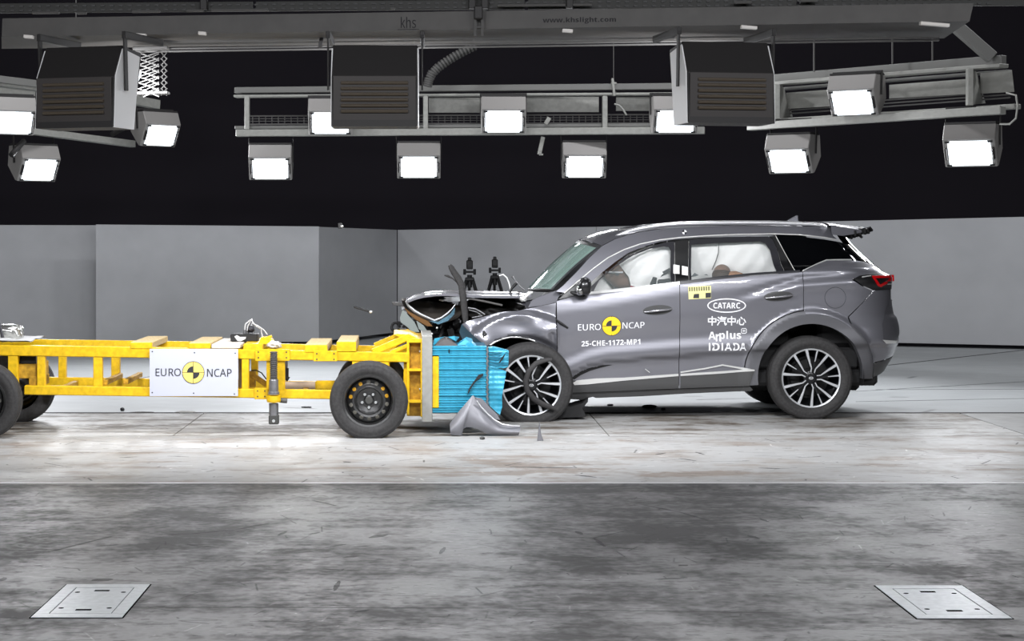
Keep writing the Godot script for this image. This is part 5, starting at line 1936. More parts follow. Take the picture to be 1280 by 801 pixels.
func car_front(t: Node3D) -> void:
	# near front wing
	var wing := LP([[577, 405.2], [585, 401.2], [598, 397.4], [610, 394.2], [622, 390.4], [634, 389], [647, 388.4], [655, 386.6], [670, 384], [695, 378.6], [694.6, 398], [695.5, 412], [697, 447], [698, 451.5], [690, 441.5], [681, 432.5], [672, 427], [662, 423.2], [650, 421], [638, 420.5], [626, 423], [617, 427.5], [612.5, 431.5], [606, 432.8], [604, 430], [590, 418]], fender_w)
	var wg := skin("front_wing", wing, M.paint, t, 0.0, .05, [], fender_w, .02, false, .001)
	var st := mb()
	panel(st, gap(wing, -.003), side_w, 0.0, .03, [], -1.0, .05)
	obj("front_wing", st, M.paint, t)
	# torn arch lip with its slots
	var lip := [[613, 431], [620, 426.6], [628, 423.4], [638, 421.2], [650, 421.4], [662, 423.8], [672, 427.6], [682, 434], [691, 442.6], [698, 452]]
	st = mb()
	var lp := []
	for k in lip:
		var q := L(k[0], k[1], fender_w)
		lp.append(Vector3(q.x, q.y, fender_w(q.x, q.y) - .004))
	tube(st, lp, .008, 8)
	obj("arch_lip", st, M.bright, wg)
	for k in [[618, 429], [634.5, 423.2], [652.5, 423.8], [669, 429.8], [684, 439.5]]:
		var q := L(k[0], k[1] - 4.2, fender_w)
		var q2 := L(k[0] + 9, k[1] - 4.2 + (k[0] - 640) * .12, fender_w)
		var a: Vector3 = on_side(.002, fender_w).call(q)[0]
		var b: Vector3 = on_side(.002, fender_w).call(q2)[0]
		st = mb()
		bar(st, a, b, .012, .008, .001)
		obj("clip_slot", st, M.ink, wg)
	st = mb()
	tube(st, [on_side(.004, fender_w).call(L(604.5, 414, fender_w))[0], on_side(.012, fender_w).call(L(606, 418, fender_w))[0], on_side(.004, fender_w).call(L(604, 421, fender_w))[0]], [.008, .018, .008], 7)
	obj("torn_clip", st, M.black, wg)
	st = mb()
	tube(st, [on_side(.006).call(L(694, 398.5))[0], on_side(.012).call(L(701, 404))[0], on_side(.006).call(L(710, 409.8))[0]], [.006, .012, .008], 6)
	obj("stuck_shard", st, M.black, t, "black shard stuck at the door edge")
	# upper wing piece in front of the windscreen pillar
	st = mb()
	panel(st, LP([[660, 384], [664, 376.5], [672, 371.5], [696, 362.8], [704, 364.8], [698, 371], [695.6, 377.6], [676, 382]], func(x, y): return .80), func(x, y): return .80 + (x + 2.3) * .05, 0.0, .03, [], 1.0, .03)
	obj("wing_extension", st, M.paint, t)
	# inner turquoise smear on the wing's folded front edge
	st = mb()
	var fp := [Z(577, 405.5, .80), Z(604.5, 430.5, .86), Z(596, 436, .70), Z(580, 429, .60), Z(574, 415, .60)]
	face(st, fp, Vector3(-1, -.3, 1))
	var fk := []
	for p in fp: fk.append(p + Vector3(.004, .004, -.006))
	face(st, fk, Vector3(1, .3, -1))
	obj("folded_edge", st, M.blue_dark, t, "folded wing edge smeared with barrier paint")
	# bonnet, buckled and pushed up
	st = mb()
	var near := [[664, 367.6], [650, 369.6], [630, 369.8], [610, 369.2], [590, 368.4], [572, 367.2], [560, 366.4], [545, 367], [530, 369], [518, 372], [509, 375.5]]
	var tops := [363.2, 361.6, 361, 360.6, 360.3, 360.2, 360.4, 361.2, 363, 366.5, 371]
	var g := []
	for i in near.size():
		var f0 := i / float(near.size() - 1)
		var zn := lerpf(.74, .62, f0)
		var a := Z(near[i][0], near[i][1], zn)
		var b := Z(near[i][0] - 3 - 4 * f0, tops[i], -.35)
		var row := []
		for j in 13:
			var f := pow(j / 12.0, 1.8)
			var p := a.lerp(Vector3(b.x, b.y, -.35), smoothstep(0.0, .13, f))
			p.z = lerpf(zn, -.72, f)
			p.x = a.x + (.0 - .08 * (1 - f0)) * sin(f * PI) + (b.x - a.x) * f - .02 * sin(f * PI) * f0
			p.y += .012 * sin(f * PI) + .002 * sin(f * 9.0 + i) - .05 * smoothstep(.75, 1, f) - .06 * smoothstep(.10, .45, f)
			row.append(p)
		g.append(row)
	sheet(st, g, Vector3.UP)
	var under := []
	for row in g:
		var r2 := []
		for p in row: r2.append(p + Vector3(0, -.022, 0))
		under.append(r2)
	sheet(st, under, Vector3.DOWN)
	for i in g.size() - 1:
		face(st, [g[i][0], g[i + 1][0], under[i + 1][0], under[i][0]], Vector3.BACK)
		face(st, [g[i][12], g[i + 1][12], under[i + 1][12], under[i][12]], Vector3.FORWARD)
	var e := g.size() - 1
	for j in 12: face(st, [g[e][j], g[e][j + 1], under[e][j + 1], under[e][j]], Vector3.LEFT)
	obj("bonnet", st, M.paint, t)
	# dark engine bay below it
	st = mb()
	var b0 := Z(662, 372, .6)
	var b1 := Z(566, 425, .6)
	lump(st, Vector3((b0.x + b1.x) / 2 + .05, .83, -.02), Vector3(.29, .18, .50), 17, .35, 3.0, 18, 26, .8)
	lump(st, Vector3(-3.22, .80, -.58), Vector3(.24, .17, .48), 18, .45, 4.0, 18, 26, .8)
	lump(st, Vector3(-2.6, .55, -.05), Vector3(.5, .25, .55), 19, .3, 3.0, 14, 20, .7)
	obj("engine_mass", st, M.engine, t)
	st = mb()
	tube(st, [Z(582, 372, .66), Z(605, 376.5, .66), Z(628, 381.5, .66)], .010, 8)
	obj("bonnet_stay", st, M.dim_metal, t)
	st = mb()
	tube(st, [Z(585, 384.5, .7), Z(594, 386, .7), Z(600, 389, .7), Z(606, 393, .7)], .008, 6)
	tube(st, [Z(586, 387, .68), Z(596, 390, .68), Z(603, 394.5, .68), Z(590, 397, .68)], .006, 6)
	obj("wire_loop", st, M.steel, t)
	# hinge bits beside the windscreen
	st = mb()
	tube(st, [Z(650, 372, .72), Z(657, 371, .72), Z(662, 366.5, .72), Z(666, 365, .72)], [.012, .02, .022, .01], 7)
	lump(st, Z(654, 374.5, .72), Vector3(.03, .02, .03), 8, .4)
	obj("bent_hinge", st, M.bright, t)
	st = mb()
	tube(st, [Z(635.5, 367, .55), Z(640, 360, .55), Z(645.5, 353.5, .55)], [.008, .012, .016], 7)
	obj("wiper_stub", st, M.black, t)
	st = mb()
	tube(st, [Z(640.5, 345, .4), Z(643, 349, .4), Z(646, 353, .4), Z(650, 358, .4), Z(655, 362, .4)], [.014, .006, .006, .006, .006], 6)
	obj("wiper_arm", st, M.steel, t)
	st = mb()
	tube(st, [Z(624, 344.5, .1), Z(629, 343, .1), Z(633.5, 347, .1), Z(636, 353, .1), Z(637.5, 358.5, .1), Z(638, 363, .1)], .007, 6)
	obj("loose_hose", st, M.bag, t, "white loose hose")
	# torn rubber strip that stands up
	st = mb()
	var sp := [[562, 331], [564, 334], [568, 341], [573, 348], [577, 356], [578.5, 368], [580, 382], [581.5, 396], [582, 404]]
	var pts := []
	for k in sp: pts.append(Z(k[0], k[1], .70))
	tube(st, pts, [.007, .011, .013, .014, .014, .014, .014, .013, .010], 8, 2.2)
	tube(st, [Z(555.5, 344, .7), Z(560, 345, .7), Z(566, 348, .7), Z(571, 352.5, .7), Z(574, 358, .7)], [.005, .011, .007, .006, .005], 6)
	obj("torn_seal", st, M.rubber, t, "torn rubber seal standing on end")
	# the far headlamp bowl with its clear rim
	st = mb()
	var c := Z(541, 377.5, .42)
	g = []
	for i in 13:
		var a := PI * .5 * i / 12.0
		var row := []
		for j in 25:
			var b := PI * j / 24.0
			row.append(c + Vector3(cos(b) * .275 * cos(a) - .02 * sin(a), -.175 * sin(b) * cos(a) + (.035 * cos(b) * cos(a)) * -1.0, -.16 * sin(a) + .05 * sin(b)))
		g.append(row)
	sheet(st, g, Vector3(0, .6, 1))
	obj("headlamp_bowl", st, M.bowl, t)
	st = mb()
	var rim1 := []
	for k in [[507, 376], [511, 382.5], [518, 388.5], [526, 393], [535, 397], [543, 400.5], [552, 397], [560, 391], [566, 385], [570, 379]]: rim1.append(Z(k[0], k[1], .50))
	tube(st, rim1, [.012, .02, .022, .02, .018, .018, .016, .014, .012, .008], 8, .6)
	obj("headlamp_rim", st, M.rim_silver, t, "bright bent headlamp rim")
	st = mb()
	var ln := mb()
	for k in [[[536, 401], [548, 402], [562, 393], [569, 384], [568, 393], [560, 401], [548, 405.5]]]:
		extrude(ln, z2(k, .52), Transform3D.IDENTITY, .505, .52, .002)
	obj("lens_shard", ln, M.lens_blue, t, "clear blue lens shard")
	st = mb()
	extrude(st, z2([[505, 384], [513, 390], [524, 396], [536, 401.5], [541, 408], [534, 408], [520, 400], [510, 392]], .49), Transform3D.IDENTITY, .47, .49, .004)
	obj("amber_reflector", st, mat([0.44, 0.31, 0.17], 0.35, 0.3), t, "amber lamp part")
	for k in [[552, 374.5, .42, .02], [546.5, 408.5, .53, .008], [540, 416, .53, .008]]:
		st = mb()
		tube(st, [Z(k[0], k[1], k[2]), Z(k[0] - .5, k[1] + 1.8, k[2])], k[3], 8)
		obj("clip", st, M.bag, t)
	# bumper bar end, lamp edges and shards at the very nose
	st = mb()
	bar(st, Z(490, 378.2, .1), Z(510, 381, .1), .022, .05, .004)
	bar(st, Z(491, 380.5, .14), Z(509, 383, .14), .012, .05, .003)
	obj("grille_bar", st, M.dim_metal, t)
	st = mb()
	for k in [[[498, 385], [502, 388], [513, 400], [519, 412], [512, 412], [496, 400], [495, 395]], [[502, 400], [509, 405], [514, 414], [522, 420], [510, 416]], [[515, 398], [524, 404], [530, 413], [527, 416], [518, 408]]]:
		extrude(st, z2(k, .05), Transform3D(Basis(Vector3.UP, .12), Vector3.ZERO), .03 + k[0][0] * .0001, .04 + k[0][0] * .0001, .001)
	obj("lens_shard", st, M.shard, t, "cloudy broken lamp shard")
	st = mb()
	var hc := Z(494.5, 409, .1)
	var hp := []
	for i in 15: hp.append(hc + Vector3(cos(i * .42) * .035, sin(i * .42) * .04, .01 * sin(i * .9)))
	tube(st, hp, .013, 8)
	tube(st, [Z(498, 404, .1), Z(503, 401, .1), Z(507, 407, .1), Z(513, 415, .1)], .010, 6)
	obj("hose_loop", st, M.trim_dark, t)
	st = mb()
	var rng := RandomNumberGenerator.new()
	rng.seed = 99
	for i in 26:
		var u := rng.randf_range(500, 575)
		var v := rng.randf_range(402, 421)
		box(st, Z(u, v, rng.randf_range(.1, .36)), Vector3(rng.randf_range(.03, .12), rng.randf_range(.008, .03), rng.randf_range(.02, .08)), Basis(Vector3(rng.randf() - .5, rng.randf() - .5, 1).normalized(), rng.randf() * 3), .003)
	obj("crushed_scrap", st, M.trim_dark, t).set_meta("kind", "stuff")
	# windscreen
	st = mb()
	g = []
	var base := LP([[691, 363.5]])[0]
	var topp := LP([[752, 307.5]])[0]
	for i in 17:
		var f := i / 16.0
		var row := []
		var n := base.lerp(topp, f)
		var zs := lerpf(.76, side_w(topp.x, topp.y), f)
		for j in 21:
			var k := -1 + 2 * j / 20.0
			var bl := 1 - k * k
			row.append(Vector3(n.x - lerpf(.15, .13, f) * bl, n.y + .02 * sin(f * PI) + lerpf(0.01, .047, f) * bl, zs * k))
		g.append(row)
	sheet(st, g, Vector3(-1, 1, 0))
	var ws := obj("windscreen", st, M.wind, t)
	var at := func(f: float, k: float): return g[int(f * 16)][int((k + 1) * 10)]
	st = mb()
	for j in 20:
		face(st, [g[15][j], g[15][j + 1], g[16][j + 1] + Vector3(0, .003, 0), g[16][j] + Vector3(0, .003, 0)], Vector3(-1, 1, 0))
	obj("black_band", st, M.black, ws)
	st = mb()
	for i in 16:
		face(st, [g[i][20] + Vector3(-.002, .002, .004), g[i + 1][20] + Vector3(-.002, .002, .004), g[i + 1][20].lerp(g[i + 1][19], .45) + Vector3(-.003, .003, 0), g[i][20].lerp(g[i][19], .45) + Vector3(-.003, .003, 0)], Vector3(-1, 1, .4))
	obj("edge_trim", st, M.frame_grey, ws)
	st = mb()
	tube(st, [Z(661, 361.5, .3), Z(670, 362.5, .6), Z(684, 363, .74), Z(692, 363, .78)], [.012, .016, .014, .008], 7)
	obj("scuttle_trim", st, M.black, t)
	# mirror
	st = mb()
	var mc := Z(728, 358.5, 1.0)
	lump(st, mc + Vector3(.02, .005, 0), Vector3(.055, .075, .095), 4, .06, 1.0, 14, 20, .75)
	obj("door_mirror", st, M.mirror_dark, t)
	st = mb()
	lump(st, Z(724.5, 363, 1.0), Vector3(.032, .045, .09), 4, .1, 1.0, 10, 16, .8)
	obj("mirror_cover", st, M.chrome, t, "bright mirror cover")
	st = mb()
	tube(st, [Vector3(mc.x - .03, mc.y - .05, .88), Vector3(mc.x - .02, mc.y - .065, .94), Vector3(mc.x, mc.y - .06, 1.0)], [.03, .028, .03], 8)
	tube(st, [Z(713.5, 365, .95), Z(720, 367, .98), Z(729, 369, 1.0)], [.012, .022, .02], 8)
	obj("mirror_foot", st, M.black, t)
	# wheel arch liner and the torn loop of it round the front wheel
	for s in [1.0, -1.0]:
		for x in [0.0, -2.46]:
			st = mb()
			lathe(st, [Vector2(.455, .52), Vector2(.462, .87 if x == 0.0 else .80)], Transform3D(Basis.IDENTITY, Vector3(x, .36 if x == 0.0 else .30, 0 if s > 0 else -1.39)), 28, false, deg_to_rad(-8), deg_to_rad(190))
			lathe(st, [Vector2(.462, .52), Vector2(.0001, .52)], Transform3D(Basis.IDENTITY, Vector3(x, .36, 0 if s > 0 else -1.04)), 28, false, deg_to_rad(-8), deg_to_rad(190))
			obj("arch_liner", st, M.liner, t)
	st = mb()
	var ol := [[690, 449], [686, 449.4], [680, 450.5], [670, 454], [661, 464], [657, 476], [659, 488], [667, 498], [678, 505], [688, 508.5], [694, 511]]
	pts = []
	for k in ol: pts.append(Z(k[0], k[1], 1.14))
	tube(st, pts, [.007, .009, .010, .0115, .012, .0125, .0125, .0125, .012, .011, .008], 8, 2.0)
	obj("torn_liner", st, M.loop, t, "torn arch liner looped across the front wheel")
	st = mb()
	extrude(st, z2([[700, 503], [712, 508], [728, 503.5], [735, 497], [734.5, 502], [728, 510], [733, 520], [726, 521.5], [706, 522], [697, 523]], .9), Transform3D.IDENTITY, .6, .92, .004)
	obj("splash_shield", st, M.trim_dark, t)
	# floor pan and underside
	st = mb()
	box2(st, Vector3(-2.25, .27, -.72), Vector3(.62, .42, .72), .03)
	box2(st, Vector3(-.55, .20, -.35), Vector3(.55, .34, .35), .03)
	tube(st, [Vector3(0, .33, -.75), Vector3(0, .33, .75)], .06, 10)
	tube(st, [Vector3(-2.55, .30, -.75), Vector3(-2.55, .28, .9)], .05, 10)
	obj("underbody", st, M.trim_dark, t)

func z2(list: Array, z: float) -> Array:
	var r := []
	for q in list:
		var p := Z(q[0], q[1], z)
		r.append(Vector2(p.x, p.y))
	return r

func car_inside(t: Node3D) -> void:
	var st := mb()
	box2(st, Vector3(-2.1, .42, -.74), Vector3(.45, .60, .74), .02)
	obj("cabin_floor", st, M.trim_dark, t)
	st = mb()
	box2(st, Vector3(-2.2, .62, -.72), Vector3(-1.86, 1.05, .72), .05)
	obj("dashboard", st, M.trim_dark, t)
	for z in [.36, -.36]:
		for x in [-1.02, -.12]:
			var s := joint("seat", t)
			st = mb()
			box2(st, Vector3(x - .48, .58, z - .25), Vector3(x + .02, .76, z + .25), .05)
			obj("cushion", st, M.trim_dark, s)
			st = mb()
			box(st, Vector3(x + .08, 1.02, z), Vector3(.14, .62, .48), Basis(Vector3.BACK, -.25), .05)
			obj("backrest", st, M.trim_dark, s)
			st = mb()
			box(st, Vector3(x + .19, 1.40, z), Vector3(.09, .16, .26), Basis(Vector3.BACK, -.2), .03)
			obj("headrest", st, M.trim_dark, s)
	st = mb()
	box2(st, Vector3(.1, .6, -.70), Vector3(.42, 1.12, .70), .04)
	obj("boot_cover", st, M.trim_dark, t)
	# inflated airbags
	st = mb()
	g_bag(st, [[772, 328], [786, 318], [812, 307], [845, 303], [845, 354], [826, 357], [800, 359], [789, 357], [786, 346]], .60, .055)
	obj("curtain_airbag", st, M.bag, t, "inflated white curtain airbag")
	st = mb()
	g_bag(st, [[856, 302], [900, 300], [950, 298], [962, 306], [973, 338], [973, 343], [930, 345], [880, 350], [856, 353]], .60, .05)
	obj("curtain_airbag", st, M.bag, t, "inflated white curtain airbag")
	for k in 2:
		st = mb()
		panel(st, [LP([[742, 363], [764, 337], [790, 319], [838, 307], [838, 355]]), LP([[862, 305], [952, 302], [972, 338], [862, 351]])][k], func(x, y): return .56 + .03 * sin(x * 7), 0, .03, [], -1.0, .05)
		obj("curtain_airbag", st, M.bag, t)
	st = mb()
	var bc := Z(748, 355, .36)
	lump(st, Vector3(bc.x - .02, bc.y - .05, .28), Vector3(.17, .20, .22), 31, .12, 1.2, 16, 24, .85)
	obj("driver_airbag", st, M.bag, t, "inflated white driver airbag")
	# belt
	st = mb()
	bar(st, Z(818, 347.5, .64), Z(838, 337, .67), .035, .004, 0)
	bar(st, Z(816, 357, .62), Z(819, 346, .64), .04, .05, .004)
	obj("seat_belt", st, M.trim_dark, t)
	st = mb()
	box(st, Z(830, 353, .62), Vector3(.12, .07, .06), Basis.IDENTITY, .01)
	obj("seat_bolster", st, M.trim_dark, t)
	st = mb()
	tube(st, [Z(898.5, 304, .66), Z(898, 316, .66), Z(895, 326, .66), Z(890, 337, .66)], .004, 5)
	obj("airbag_tether", st, M.dim_metal, t)
	st = mb()
	extrude(st, z2([[864, 346], [868, 339], [875, 335.5], [884, 341], [886, 344.5]], .64), Transform3D.IDENTITY, .58, .64, .01)
	obj("torn_trim", st, mat([0.42, 0.44, 0.45], 0.7), t)

func g_bag(st: SurfaceTool, px: Array, z: float, puff: float) -> void:      # flat cushion with quilted swell
	var poly := PackedVector2Array(z2(px, z))
	var zf := func(x: float, y: float) -> float:
		var d := 9.0
		var p := Vector2(x, y)
		for i in poly.size():
			d = minf(d, p.distance_to(Geometry2D.get_closest_point_to_segment(p, poly[i], poly[(i + 1) % poly.size()])))
		return z + puff * sqrt(clampf(d / .10, 0, 1)) * (1.0 + .12 * sin(x * 14.0 + y * 6.0)) + .004 * sin(x * 40 - y * 31)
	panel(st, poly, zf, 0, .05, [], 1.0, .03)

func car_letters(door: Node3D, rdoor: Node3D) -> void:
	# front door emblem: mapped from pixels to the door once, then laid along its surface
	var o := L(764.5, 407.3)
	var ku := (L(804.5, 406.3) - L(722.5, 408.5)) / 82.0
	var put := func(u, v):
		var q := o + Vector2((u - 764.5) * ku.x, -(v - 407.3) * ku.x)
		return on_side(.0006).call(q)
	emblem(door, put, Vector2(764.5, 407.3), 12.0, 0.028, M.ink, M.mark_yellow, [Vector2(722.5, 404.2), Vector2(751, 411.8)], [Vector2(778, 403.4), Vector2(805.5, 411)], 0.0, M.letter_white, 500)
	var st := mb()
	var ts := text_tris("25-CHE-1172-MP1", Vector2(727, 431.5), Vector2(800.5, 425), 700)
	for i in ts.size(): ts[i].y -= (ts[i].x - 764.5) * .035
	lay(st, ts, func(q): return [put.call(q.x, q.y)[0] + put.call(q.x, q.y)[1] * .001, put.call(q.x, q.y)[1]])
	obj("lettering", st, M.letter_white, door)
	var o2 := L(908, 407)
	var put2 := func(q: Vector2):
		var p := o2 + Vector2((q.x - 908) * ku.x, -(q.y - 407) * ku.x)
		return on_side(.0015).call(p)
	st = mb()
	lay(st, ring_tris(Vector2(908, 381.8), Vector2(22.8, 7.6), Vector2(24.2, 9.0), 0, TAU, 48), put2)
	for l in [["CATARC", 891.3, 385.4, 925, 378.2, 700]]:
		lay(st, text_tris(l[0], Vector2(l[1], l[2]), Vector2(l[3], l[4]), l[5]), put2)
	obj("lettering", st, M.letter_white, rdoor, "white oval company mark")
	# four characters drawn stroke by stroke in boxes 11.5 pixels wide
	st = mb()
	var zh := [[[[.08, .25], [.92, .25], [.92, .62], [.08, .62], [.08, .25]], [[.5, 0], [.5, 1]]],
		[[[.08, .08], [.2, .18]], [[.0, .38], [.14, .46]], [[.02, .98], [.22, .62]], [[.45, .0], [.30, .32]], [[.42, .14], [.98, .14]], [[.42, .32], [.9, .32]], [[.34, .52], [.82, .52], [.82, .8], [.9, .98], [1.0, .92], [1.0, .8]]],
		[[[.08, .25], [.92, .25], [.92, .62], [.08, .62], [.08, .25]], [[.5, 0], [.5, 1]]],
		[[[.1, .45], [.02, .78]], [[.3, .3], [.3, .85], [.42, .95], [.72, .95], [.78, .75]], [[.45, .08], [.6, .26]], [[.8, .32], [.98, .66]]]]
	for k in 4:
		var list := []
		for s in zh[k]:
			var pl_ := []
			for q in s: pl_.append(Vector2(884.5 + k * 12.2 + q[0] * 11.0, 395.6 + q[1] * 10.6))
			list.append(pl_)
		lay(st, stroke_tris(list, 1.45), put2)
	obj("lettering", st, M.letter_white, rdoor)
	st = mb()
	lay(st, text_tris("A", Vector2(885.5, 424.2), Vector2(894.5, 414.6), 600), put2)
	lay(st, text_tris("r", Vector2(894.6, 426.6), Vector2(898.6, 417.5), 600), put2)
	lay(st, text_tris("plus", Vector2(899.2, 426.6), Vector2(926.5, 413.6), 600), put2)
	var pb := Vector2(930, 413.5)
	lay(st, stroke_tris([[pb + Vector2(-3, -2), pb + Vector2(-2, -3), pb + Vector2(2, -3), pb + Vector2(3, -2), pb + Vector2(3, 2), pb + Vector2(2, 3), pb + Vector2(-2, 3), pb + Vector2(-3, 2), pb + Vector2(-3, -2)], [pb + Vector2(-1.4, 0), pb + Vector2(1.4, 0)], [pb + Vector2(0, -1.4), pb + Vector2(0, 1.4)]], .8), put2)
	obj("lettering", st, M.letter_white, rdoor)
	st = mb()
	for k in [["D", 890.2, 899.2], ["A", 905.4, 914.8], ["D", 916.2, 924.2], ["A", 924.0, 933.2]]:
		lay(st, text_tris(k[0], Vector2(k[1], 438), Vector2(k[2], 428.6), 600), put2)
	for u in [886.8, 902.6]:
		for k in 10: lay(st, poly_tris([Vector2(u - 1.0, 428.6 + k * .94), Vector2(u + 1.0, 428.6 + k * .94), Vector2(u + 1.0, 429.54 + k * .94), Vector2(u - 1.0, 429.54 + k * .94)]), put2)
	obj("lettering", st, M.letter_white, rdoor)
	# ruler sticker
	st = mb()
	var sq := PackedVector2Array()
	for q in [Vector2(860, 358.4), Vector2(888.5, 357), Vector2(888.5, 372.5), Vector2(860.5, 374)]: sq.append(o2 + Vector2((q.x - 908) * ku.x, -(q.y - 407) * ku.x))
	panel(st, sq, side_w, .002, 0.0, [], 1.0, .02)
	var sk := obj("ruler_sticker", st, M.mark_pale, rdoor)
	st = mb()
	var put3 := func(q: Vector2):
		var e = put2.call(q)
		return [e[0] + e[1] * .0025, e[1]]
	for k in 9:
		lay(st, poly_tris([Vector2(861 + k * 3.0, 359.2 - k * .14), Vector2(862.4 + k * 3.0, 359.1 - k * .14), Vector2(862.4 + k * 3.0, 364 - k * .14), Vector2(861 + k * 3.0, 364.1 - k * .14)]), put3)
	lay(st, poly_tris([Vector2(866, 372.6), Vector2(867, 367.5), Vector2(873.5, 367), Vector2(873.5, 372.6)]), put3)
	lay(st, poly_tris([Vector2(881.5, 366), Vector2(888.2, 365.6), Vector2(888.2, 371.8), Vector2(881.5, 372.2)]), put3)
	obj("ruler_marks", st, M.ink, rdoor)

# ---------------------------------------------------------------- bodies by distance field: tapered capsules joined smoothly, meshed as surface nets
func field_mesh(st: SurfaceTool, bones: Array, cell: float, blend: float) -> void:      # bone: [a, b, radius a, radius b]
	var lo := Vector3(1e9, 1e9, 1e9)
	var hi := -lo
	for b in bones:
		var r := maxf(b[2], b[3]) + cell * 2 + blend
		lo = lo.min(b[0] - Vector3.ONE * r).min(b[1] - Vector3.ONE * r)
		hi = hi.max(b[0] + Vector3.ONE * r).max(b[1] + Vector3.ONE * r)
	var n := Vector3i(((hi - lo) / cell).ceil()) + Vector3i.ONE
	var val := PackedFloat32Array()
	val.resize(n.x * n.y * n.z)
	val.fill(1.0)
	var dist := func(p: Vector3) -> float:
		var acc := 0.0
		for b in bones:
			var ab: Vector3 = b[1] - b[0]
			var h := clampf((p - b[0]).dot(ab) / maxf(ab.length_squared(), 1e-9), 0, 1)
			var d: float = p.distance_to(b[0] + ab * h) - lerpf(b[2], b[3], h)
			if d < blend * 6: acc += exp(-d / blend * 2.0)
		return -log(maxf(acc, 1e-12)) * blend / 2.0
	var done := {}
	for b in bones:
		var r := maxf(b[2], b[3]) + cell * 2 + blend
		var i0 := Vector3i(((b[0].min(b[1]) - Vector3.ONE * r - lo) / cell).floor()).clamp(Vector3i.ZERO, n - Vector3i.ONE)
		var i1 := Vector3i(((b[0].max(b[1]) + Vector3.ONE * r - lo) / cell).ceil()).clamp(Vector3i.ZERO, n - Vector3i.ONE)
		for x in range(i0.x, i1.x + 1):
			for y in range(i0.y, i1.y + 1):
				for z in range(i0.z, i1.z + 1):
					var k := (x * n.y + y) * n.z + z
					if done.has(k): continue
					done[k] = true
					val[k] = dist.call(lo + Vector3(x, y, z) * cell)
	var vert := {}
	var off := [0, n.y * n.z, n.z, n.y * n.z + n.z, 1, n.y * n.z + 1, n.z + 1, n.y * n.z + n.z + 1]
	for x in n.x - 1:
		for y in n.y - 1:
			for z in n.z - 1:
				var k := (x * n.y + y) * n.z + z
				var m := 0
				for c in 8:
					if val[k + off[c]] < 0: m |= 1 << c
				if m == 0 or m == 255: continue
				var sum := Vector3.ZERO
				var cnt := 0
				for e in [[0, 1], [2, 3], [4, 5], [6, 7], [0, 2], [1, 3], [4, 6], [5, 7], [0, 4], [1, 5], [2, 6], [3, 7]]:
					var va := val[k + off[e[0]]]
					var vb := val[k + off[e[1]]]
					if (va < 0) == (vb < 0): continue
					var pa := Vector3(e[0] & 1, (e[0] >> 1) & 1, e[0] >> 2)
					var pb := Vector3(e[1] & 1, (e[1] >> 1) & 1, e[1] >> 2)
					sum += pa.lerp(pb, va / (va - vb))
					cnt += 1
				vert[k] = lo + (Vector3(x, y, z) + sum / cnt) * cell
	var grad := func(p: Vector3) -> Vector3:
		var e := cell * .5
		return Vector3(dist.call(p + Vector3(e, 0, 0)) - dist.call(p - Vector3(e, 0, 0)), dist.call(p + Vector3(0, e, 0)) - dist.call(p - Vector3(0, e, 0)), dist.call(p + Vector3(0, 0, e)) - dist.call(p - Vector3(0, 0, e))).normalized()
	var nor := {}
	for k in vert: nor[k] = grad.call(vert[k])
	var sx := n.y * n.z
	var sy := n.z
	for k in vert:
		for ax in [[sx, sy, 1], [sy, 1, sx], [1, sx, sy]]:
			if k + ax[0] >= val.size() or (val[k] < 0) == (val[k + ax[0]] < 0): continue
			var q := [k, k - ax[1], k - ax[1] - ax[2], k - ax[2]]
			if not (vert.has(q[1]) and vert.has(q[2]) and vert.has(q[3])): continue
			tri(st, vert[q[0]], vert[q[1]], vert[q[2]], nor[q[0]], nor[q[1]], nor[q[2]])
			tri(st, vert[q[0]], vert[q[2]], vert[q[3]], nor[q[0]], nor[q[2]], nor[q[3]])

func cw(p: Vector3) -> Vector3: return c_base * p + c_at

